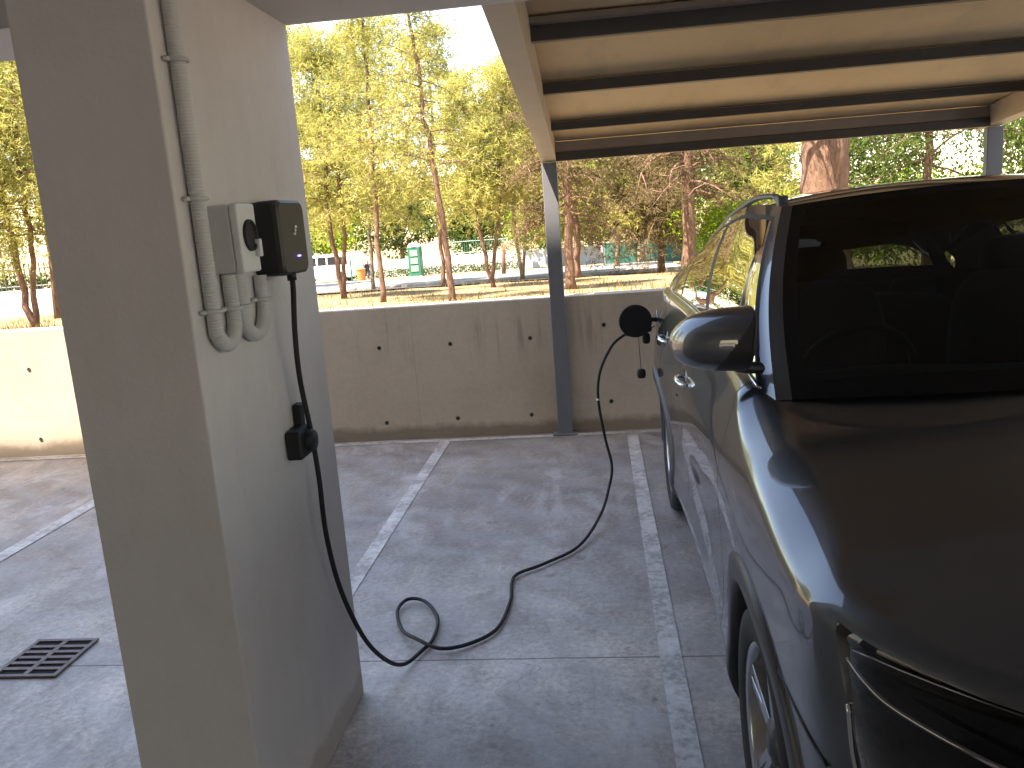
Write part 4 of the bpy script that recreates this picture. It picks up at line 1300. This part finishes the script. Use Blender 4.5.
make_tree("pine_tree", "red barked pine with a side limb, above the car's open flap", "tree", (2.05, 27.0, -.28),
          [stem(2.05, 27.0, -.28, 2.25, 6.0, .19, .06), [(2.1, 27.0, .4, .09), (1.75, 26.9, 1.15, .08), (1.6, 26.8, 2.2, .06), (1.4, 26.8, 3.6, .03)]], 10, leafm="pine_dry", group=GP, **{**K1, 'f0': .28, 'blen': 2.0, 'droop': .8, 'tl': .16, 'tufts': 50})
make_tree("pine_tree", "crooked grey trunked pine behind the red barked one", "tree", (2.15, 42.0, -.9),
          [stem(2.15, 42.0, -.9, 2.6, 5.5, .17, .05, mid=.15)], 11, group=GP, bark="bark_grey", **{**K1, 'f0': .4, 'blen': 2.4, 'tl': .2, 'tw': .035})
make_tree("pine_tree", "stout red barked pine right behind the car's rear window", "tree", (2.55, 24.0, -.13),
          [stem(2.58, 24.0, -.13, 2.72, 7.0, .33, .18)], 12, leafm="pine_dry", group=GP, **{**K1, 'f0': .32, 'blen': 2.2, 'droop': .7, 'tufts': 46})
make_tree("pine_tree", "huge flaky barked trunk rising over the roof of the car", "tree", (3.05, 11.2, .62),
          [[(2.93, 11.2, .5, .56), (2.93, 11.2, 1.6, .50), (2.93, 11.2, 3.0, .46), (2.88, 11.3, 5.0, .36), (2.8, 11.5, 8.0, .2)]], 13, group=GP, **{**K1, 'f0': .52, 'blen': 2.4, 'nb': 26, 'tufts': 20})
make_tree("pine_tree", "pine with drooping tawny crown at the left edge behind the pillar", "tree", (-10.6, 14.6, .33),
          [stem(-10.55, 14.6, .33, -10.9, 4.8, .11, .05, mid=-.06), stem(-10.56, 14.6, .42, -10.0, 5.8, .09, .04, mid=.05)], 14, group=GP, **{**K1, 'f0': .38, 'blen': 1.6, 'droop': .85, 'tl': .11})
make_tree("conifer", "dark green conifer with sky gaps behind the car roof", "tree", (6.4, 17.0, .17),
          [stem(6.4, 17.0, .17, 6.3, 6.8, .15, .04)], 15, leafm="leaf_dark", group="darker trees to the right", **{**K1, 'f0': .10, 'blen': 2.3, 'nb': 40, 'droop': .35, 'tufts': 60, 'tl': .12, 'tw': .03})
make_tree("leafy_tree", "leafy tree beyond the right carport post", "tree", (9.6, 16.0, .24),
          [stem(9.6, 16.0, .24, 9.8, 5.2, .12, .04)], 16, leafm="leaf_dark", group="darker trees to the right", **{**K1, 'f0': .18, 'blen': 2.0, 'nb': 34, 'tufts': 50, 'tl': .09, 'tw': .045})
# pines farther left, which the car's flank and the left opening look towards
for n, (x, y, lab) in enumerate([(-9.0, 24.5, "yellowish pine between the left edge and the forked pine"), (-14.5, 21.0, "broad tawny pine far out to the left"), (-18.5, 16.0, "broad pine at the far left near the wall"),
                                 (-1.7, 37.0, "distant pine hidden partly behind the carport post"), (-12.8, 33.0, "distant pine behind the forked pine"), (0.8, 33.5, "thin distant pine beside the green screen"),
                                 (5.6, 31.0, "distant pine above the rear of the car")]):
    zt = float(ter(y))
    make_tree("pine_tree", lab, "tree", (x, y, zt), [stem(x, y, zt, x + .2, zt + 8.0, .13, .04, mid=.06)], 30 + n, group=GP, **{**K1, 'f0': .28, 'blen': 2.1, 'tl': .20, 'tw': .036, 'nb': 36})

def broad_tree(x, y, h, rad, label, seed, leafm="leaf", nl=11000, ls=.22):
    z = float(ter(y)); R = np.random.default_rng(seed)
    t = thing("leafy_tree", (x, y, z), label, "tree", "bright leafy trees beyond the street")
    wd_ = MB().tube([(x, y, z - .2), (x + .1, y, z + h * .3), (x, y, z + h * .62)], [.2, .16, .1], 8)
    for a in range(5):
        wd_.tube([(x, y, z + h * (.28 + .06 * a)), (x + rad * .6 * math.cos(a * 1.26), y + rad * .5 * math.sin(a * 1.26), z + h * (.5 + .07 * a))], [.09, .03], 6)
    wd_.build("trunk", "bark_grey", t, smooth=True)
    nb_ = 46
    bc = np.stack([R.normal(0, .48, nb_) * rad, R.normal(0, .48, nb_) * rad, h * (.30 + .70 * R.random(nb_) ** .9)], 1)
    shrink = 1 - .5 * np.abs(bc[:, 2] / h - .55) * 1.4
    bc[:, :2] *= shrink[:, None]
    br_ = R.uniform(.22, .42, nb_) * rad
    idx = R.integers(0, nb_, nl)
    dv = R.normal(0, 1, (nl, 3)); dv /= np.linalg.norm(dv, axis=1)[:, None]
    C = bc[idx] + dv * (br_[idx] * R.uniform(.65, 1.05, nl))[:, None]
    C += np.array([x, y, z])
    a = R.normal(0, 1, (nl, 3)); a /= np.linalg.norm(a, axis=1)[:, None]
    b = np.cross(a, R.normal(0, 1, (nl, 3))); b /= np.linalg.norm(b, axis=1)[:, None]
    s = (ls * R.uniform(.6, 1.3, nl))[:, None]
    V = np.stack([C - a * s * .5, C + b * s * .35, C + a * s * .5, C - b * s * .35], 1).reshape(-1, 3)
    fast_mesh("crown", V, np.arange(len(V)).reshape(-1, 4), leafm, t)
for n, (x, y, h, rad, lab, lf) in enumerate([
    (-25.0, 60, 6.5, 4.2, "bright green tree above the pale van", "leaf"), (-19.0, 58, 6.0, 4.0, "bright green tree behind the green gate frame", "leaf"),
    (-13.6, 58, 6.2, 3.6, "deep green tree left of the street booth", "hedge"), (-9.2, 59, 6.0, 3.6, "deep green tree right of the street booth", "hedge"),
    (-5.0, 60, 6.5, 3.8, "bright green tree over the white street wall", "leaf"), (-.4, 58, 6.4, 3.6, "bright yellow green tree seen right of the carport post", "leaf"),
    (4.2, 60, 7.0, 4.2, "bright green tree behind the green screen", "leaf"), (9.8, 58, 7.5, 4.5, "bright green tree over the rear of the car", "leaf"),
    (3.0, 47.5, 5.5, 3.0, "dense dark green tree behind the green mesh screen", "hedge"), (7.5, 44, 6.5, 3.6, "dense tree above the rear of the car behind the stout pine", "hedge"), (-2.6, 50, 5.0, 2.6, "small dense green tree just left of the carport post", "leaf"),
    (17.0, 55, 8.0, 5.0, "leafy tree far out to the right", "hedge"), (26.0, 52, 8.0, 5.0, "leafy tree farthest to the right", "hedge"),
    (14.5, 17, 6.0, 3.2, "leafy tree near the wall out of the carport's right end", "leaf"), (22.0, 26, 7.0, 4.2, "broad leafy tree well to the right of the carport", "hedge"), (30.0, 14, 7.0, 4.2, "leafy tree nearest the wall at the far right", "leaf"),
    (-32.0, 56, 7.0, 5.0, "leafy tree behind the fenced wall on the left", "leaf"), (-42.0, 50, 7.5, 5.0, "leafy tree farthest to the left", "hedge")]):
    broad_tree(x, y, h, rad, lab, 60 + n, lf)

for n, (x, y, h, rad, lab) in enumerate([(5.4, 20.5, 1.5, 1.6, "low green bush beyond the wall behind the car"), (7.6, 19.5, 1.7, 1.6, "second low green bush farther right behind the car"), (3.9, 25.5, 1.6, 1.5, "low bush beside the stout red barked pine")]):
    broad_tree(x, y, h, rad, lab, 90 + n, "leaf", 9000, .075)
# dry grass standing beyond the wall: one mass nobody could count
R = np.random.default_rng(4)
n = 15000
gx = R.uniform(-16, 9, n); gy = 6.9 + 22 * R.random(n) ** 1.4
pat = np.sin(gx * 1.3 + gy * .7) + np.sin(gx * .6 - gy * 1.1) + R.normal(0, .7, n)
k_ = (pat > .15) & ~((gx < 3) & (gy > 26.5)); gx, gy = gx[k_], gy[k_]; n = len(gx)
gz = np.interp(gy, TY, TZ) - .02
hh = R.uniform(.04, .15, n) * (1 + .4 * (gy > 14)); an_ = R.uniform(0, 6.28, n); ln_ = R.normal(0, .06, (n, 2)); wd = .008 + .006 * R.random(n)
V = np.stack([np.stack([gx - wd * np.cos(an_), gy - wd * np.sin(an_), gz], 1), np.stack([gx + ln_[:, 0], gy + ln_[:, 1], gz + hh], 1), np.stack([gx + wd * np.cos(an_), gy + wd * np.sin(an_), gz], 1)], 1).reshape(-1, 3)
gr = fast_mesh("dry_grass", V, np.arange(3 * n).reshape(-1, 3), "straw")
tag(gr, "dry straw coloured grass under the pines beyond the wall", "grass", kind="stuff")

# ------------------------------------------------------------------ street walls and fences
def wall_run(name, label, pts, h, mat, thick=.2):
    t = thing(name, (pts[0][0], pts[0][1], pts[0][2]), label, "wall")
    m = MB()
    for (a, b) in zip(pts[:-1], pts[1:]):
        a, b = np.array(a), np.array(b); dv = (b - a)[:2]; L = np.linalg.norm(dv); nx, ny_ = -dv[1] / L * thick / 2, dv[0] / L * thick / 2
        B = [(a[0] - nx, a[1] - ny_, a[2] - .5), (b[0] - nx, b[1] - ny_, b[2] - .5), (b[0] + nx, b[1] + ny_, b[2] - .5), (a[0] + nx, a[1] + ny_, a[2] - .5)]
        T = [(p[0], p[1], (a[2] if i in (0, 3) else b[2]) + h) for i, p in enumerate(B)]
        m.hexa(B, T)
    m.build("wall_body", mat, t, bevel=.02)
    return t
def rail_fence(name, label, a, b, z0, h, n, mat="fence_metal"):
    t = thing(name, (*a, z0), label, "fence")
    a, b = np.array(a), np.array(b)
    bars = MB()
    for k in range(n + 1):
        p = a + (b - a) * k / n
        bars.tube([(p[0], p[1], z0), (p[0], p[1], z0 + h)], .018 if k % 12 else .03, 5)
    bars.build("pickets", mat, t)
    rl_ = MB()
    for z in (z0 + .12, z0 + h - .15): rl_.tube([(a[0], a[1], z), (b[0], b[1], z)], .022, 5)
    rl_.build("rails", mat, t)
    return t
wall_run("boundary_wall", "white rendered wall under a picket fence at the far left", [(-60, 23.85, -.13), (-13.6, 23.85, -.13)], .80, "white_wall")
rail_fence("picket_fence", "dark picket fence on top of the white wall at the far left", (-32, 23.85), (-13.6, 23.85), .67, .80, 110)
def hedge(name, label, x0, x1, y, z0, h, dep, n, seed):
    R = np.random.default_rng(seed)
    C = np.stack([R.uniform(x0, x1, n), y + R.normal(0, dep, n), z0 + h * R.random(n) ** .8 * (1 + .15 * np.sin(R.uniform(0, 6, n)))], 1)
    a = R.normal(0, 1, (n, 3)); a /= np.linalg.norm(a, axis=1)[:, None]
    b = np.cross(a, R.normal(0, 1, (n, 3))); b /= np.linalg.norm(b, axis=1)[:, None]
    V = np.stack([C - a * .06, C + b * .045, C + a * .06, C - b * .045], 1).reshape(-1, 3)
    o = fast_mesh(name, V, np.arange(4 * n).reshape(-1, 4), "hedge", base=((x0 + x1) / 2, y, z0))
    return tag(o, label, "hedge")
hedge("hedge", "clipped hedge growing behind the picket fence on the left", -32, -13.6, 24.35, .2, .85, .14, 9000, 3)
wall_run("street_wall", "long white street wall behind the booth", [(-30, 52.5, -1.28), (1.0, 50.5, -1.22)], 1.05, "white_wall")
rail_fence("mesh_fence", "green railing on top of the long white street wall", (-9.0, 51.2), (1.0, 50.5), -.18, .95, 70, "green")
hedge("hedge", "low bushes at the foot of the white street wall", -16, -4.5, 50.6, -1.25, .5, .25, 2600, 8)
def screen(name, label, x0, x1, y, z0, h, mat):
    t = thing(name, ((x0 + x1) / 2, y, z0), label, "fence")
    xx = np.linspace(x0, x1, 40); zz = np.linspace(z0, z0 + h, 8)
    P = np.array([[(x, y + .04 * math.sin(x * 5) + .02 * math.sin(x * 13 + z * 3), z) for x in xx] for z in zz])
    m = MB().grid(P); P2 = P.copy(); P2[..., 1] += .02; m.grid(P2[::-1]); m.build("netting", mat, t, smooth=True)
    pm = None
    for x in np.arange(x0, x1 + .01, (x1 - x0) / max(1, round((x1 - x0) / 1.6))):
        MB().tube([(x, y + .08, z0 - .2), (x, y + .08, z0 + h + .06)], .035, 8).build("post", "steel_grey", t)
screen("screen_fence", "solid green netting screen seen between the pine trunks", .45, 2.05, 43.0, -1.0, 1.22, "green_net")
MT['green_net_dark'] = plain('dark_green_netting', (0.03, 0.12, 0.10), 0.8, var=0.3, scale=4)
screen("screen_fence", "darker green mesh screen behind the car's rear", 2.3, 6.6, 44.5, -1.05, 1.3, "green_net_dark")

# dark post beside the V pine
tag(MB().tube([(-3.74, 33.5, -.6), (-3.70, 33.5, .2), (-3.68, 33.5, .78)], [.09, .08, .075], 10).build("post", "bark", smooth=True, base=(-3.74, 33.5, -.49)), "dark wooden post between the two forked pines", "post")

# street booth
bz = float(ter(48)); bx = -10.45
bt = thing("street_booth", (bx, 48, bz), "green street booth with pale panels and a rounded white top", "booth")
MB().box(bx - .36, bx + .36, 47.64, 48.36, bz, bz + 1.72).build("booth_body", "green", bt, bevel=.03)
for k in range(3):
    MB().box(bx - .22, bx + .22, 47.615, 47.637, bz + .32 + .44 * k, bz + .66 + .44 * k).build("panel", "green_pale", bt, bevel=.005)
MB().lathe([(.0, .24), (.18, .22), (.32, .15), (.40, .04), (.40, .0), (.0, .0)], (bx, 48, bz + 1.722), 'z', 24).build("booth_roof", "white_plain", bt, smooth=True)
MB().box(bx - .40, bx + .40, 47.6, 48.4, bz - .05, bz + .06).build("plinth", "kerb", bt)

# green gate frame
gz_ = float(ter(41)); gx_ = -12.55
gf = thing("gate_frame", (gx_, 41, gz_), "green tubular metal frame standing on the pavement", "frame")
MB().tube([(gx_ - .42, 41, gz_), (gx_ - .42, 41, gz_ + 1.35), (gx_ + .30, 41, gz_ + 1.35), (gx_ + .30, 41, gz_)], .045, 8).build("frame_tube", "green", gf)
MB().tube([(gx_ - .42, 41, gz_ + .5), (gx_ + .30, 41, gz_ + .5)], .03, 8).build("crossbar", "green", gf)
MB().tube([(gx_ - .42, 41.5, gz_), (gx_ - .42, 41, gz_ + 1.2)], .03, 8).build("stay", "green", gf)

# white pole
pz = float(ter(44)); 
pl_ = thing("street_pole", (-15.0, 44, pz), "slim white pole beside the pale van", "pole")
MB().tube([(-15.0, 44, pz), (-15.0, 44, pz + 1.6)], [.05, .045], 10).build("shaft", "white_plain", pl_, smooth=True)
MB().lathe([(0, .0), (.09, .02), (.09, .08), (0, .1)], (-15.0, 44, pz + 1.6), 'z', 12).build("cap", "white_plain", pl_, smooth=True)

# parked pale van
vz = float(ter(48)) ; vx = -15.9; vy = 48.0
vn = thing("parked_van", (vx, vy, vz), "small pale van parked on the far side of the street", "van")
prof = [(-1.9, .28), (-1.95, .75), (-1.75, .95), (-1.05, 1.05), (-.55, 1.62), (1.75, 1.68), (1.92, 1.45), (1.95, .4), (1.9, .28)]
m = MB(); nP = len(prof)
m.add([(vx + x, vy - .82, vz + z) for x, z in prof] + [(vx + x, vy + .82, vz + z) for x, z in prof],
      [tuple(range(nP)), tuple(range(2 * nP - 1, nP - 1, -1))] + [(k, nP + k, nP + (k + 1) % nP, (k + 1) % nP) for k in range(nP)])
m.build("van_body", "white_paint", vn, bevel=.06)
MB().hexa([(vx - .80, vy - .832, vz + 1.05), (vx + .35, vy - .832, vz + 1.05), (vx + .35, vy - .822, vz + 1.05), (vx - .80, vy - .822, vz + 1.05)],
          [(vx - .45, vy - .832, vz + 1.5), (vx + .35, vy - .832, vz + 1.5), (vx + .35, vy - .822, vz + 1.5), (vx - .45, vy - .822, vz + 1.5)]).build("window", "black_gloss", vn)
MB().box(vx + .45, vx + 1.6, vy - .832, vy - .822, vz + 1.05, vz + 1.5).build("window", "black_gloss", vn)
for wx in (-1.15, 1.2):
    for sy in (-1, 1):
        w_1 = MB().lathe([(0, -.02), (.18, -.03), (.3, -.03), (.32, 0), (.32, .16), (0, .16)], (vx + wx, vy + sy * .80 - (.0 if sy < 0 else .14), vz + .32), 'y', 20).build("wheel", "rubber", vn)
        MB().lathe([(0, -.037), (.17, -.036), (.18, -.031)], (vx + wx, vy + sy * .80 - (.0 if sy < 0 else .14), vz + .32), 'y', 16).build("rim", "alloy", w_1)

# person on the pavement
def person(px, py, pz, H_, ang, label):
    t = thing("person", (px, py, pz), label, "person")
    k = H_ / 1.7
    ca, sa = math.cos(ang), math.sin(ang)
    J = {"pel": (0, 0, .92, .15), "wst": (0, 0, 1.06, .125), "chs": (0, .01, 1.28, .145), "nck": (0, .0, 1.44, .06), "hd0": (0, -.01, 1.52, .075), "hd1": (0, -.015, 1.62, .085), "hd2": (0, -.01, 1.68, .05),
         "hL": (-.09, 0, .86, .095), "kL": (-.10, -.08, .48, .06), "aL": (-.10, .02, .09, .045), "tL": (-.10, -.12, .04, .035),
         "hR": (.09, 0, .86, .095), "kR": (.10, .06, .48, .06), "aR": (.10, .20, .10, .045), "tR": (.10, .07, .04, .035),
         "sL": (-.17, 0, 1.38, .06), "eL": (-.23, .04, 1.11, .042), "wL": (-.22, -.08, .90, .032), "mL": (-.22, -.12, .82, .03),
         "sR": (.17, 0, 1.38, .06), "eR": (.23, -.02, 1.11, .042), "wR": (.22, -.18, .95, .032), "mR": (.22, -.24, .90, .03)}
    E = [("pel", "wst"), ("wst", "chs"), ("chs", "nck"), ("nck", "hd0"), ("hd0", "hd1"), ("hd1", "hd2"), ("pel", "hL"), ("hL", "kL"), ("kL", "aL"), ("aL", "tL"), ("pel", "hR"), ("hR", "kR"), ("kR", "aR"), ("aR", "tR"),
         ("chs", "sL"), ("sL", "eL"), ("eL", "wL"), ("wL", "mL"), ("chs", "sR"), ("sR", "eR"), ("eR", "wR"), ("wR", "mR")]
    def skin(nm, names, mat, grow_=0.0):
        ids = {n_: i for i, n_ in enumerate(names)}
        vs = [((J[n_][0] * ca - J[n_][1] * sa) * k, (J[n_][0] * sa + J[n_][1] * ca) * k, J[n_][2] * k) for n_ in names]
        me = bpy.data.meshes.new(nm)
        me.from_pydata(vs, [(ids[a], ids[b]) for a, b in E if a in ids and b in ids], [])
        o = bpy.data.objects.new(nm, me); COL.objects.link(o)
        me.materials.append(MT[mat])
        o.modifiers.new("skin", 'SKIN')
        for i, n_ in enumerate(names):
            r_ = (J[n_][3] + grow_) * k
            me.skin_vertices[0].data[i].radius = (r_, r_)
        me.skin_vertices[0].data[0].use_root = True
        sd = o.modifiers.new("sub", 'SUBSURF'); sd.levels = 1; sd.render_levels = 2
        o.parent = t; ROOT[o.name] = ROOT[t.name]
        return o
    skin("body", list(J), "skin")
    skin("top", ["wst", "chs", "sL", "eL", "sR", "eR"], "cloth_white", .018)
    skin("trousers", ["pel", "hL", "kL", "aL", "hR", "kR", "aR"], "cloth_dark", .016)
    hz = MB().ball((px, py + .01, pz + 1.645 * k), (.10 * k, .105 * k, .085 * k), 14, 10)
    hz.build("hair", "hair", t, smooth=True)
    return t
person(-12.0, 43.0, float(ter(43)) + .09, 1.5, 2.2, "person in a white top and dark trousers walking on the pavement")
# orange bin near the person
oz = float(ter(42)) + .09
ob = thing("litter_bin", (-12.05, 42, oz), "small orange bin beside the green frame", "bin")
MB().lathe([(.0, 0), (.19, 0), (.23, .55), (.25, .56), (.25, .6), (.21, .6), (.2, .1)], (-12.05, 42, oz), 'z', 18).build("bin_body", "orange", ob, smooth=False)
MB().lathe([(.0, .68), (.2, .63), (.255, .605)], (-12.05, 42, oz), 'z', 18).build("bin_lid", "orange", ob, smooth=True)
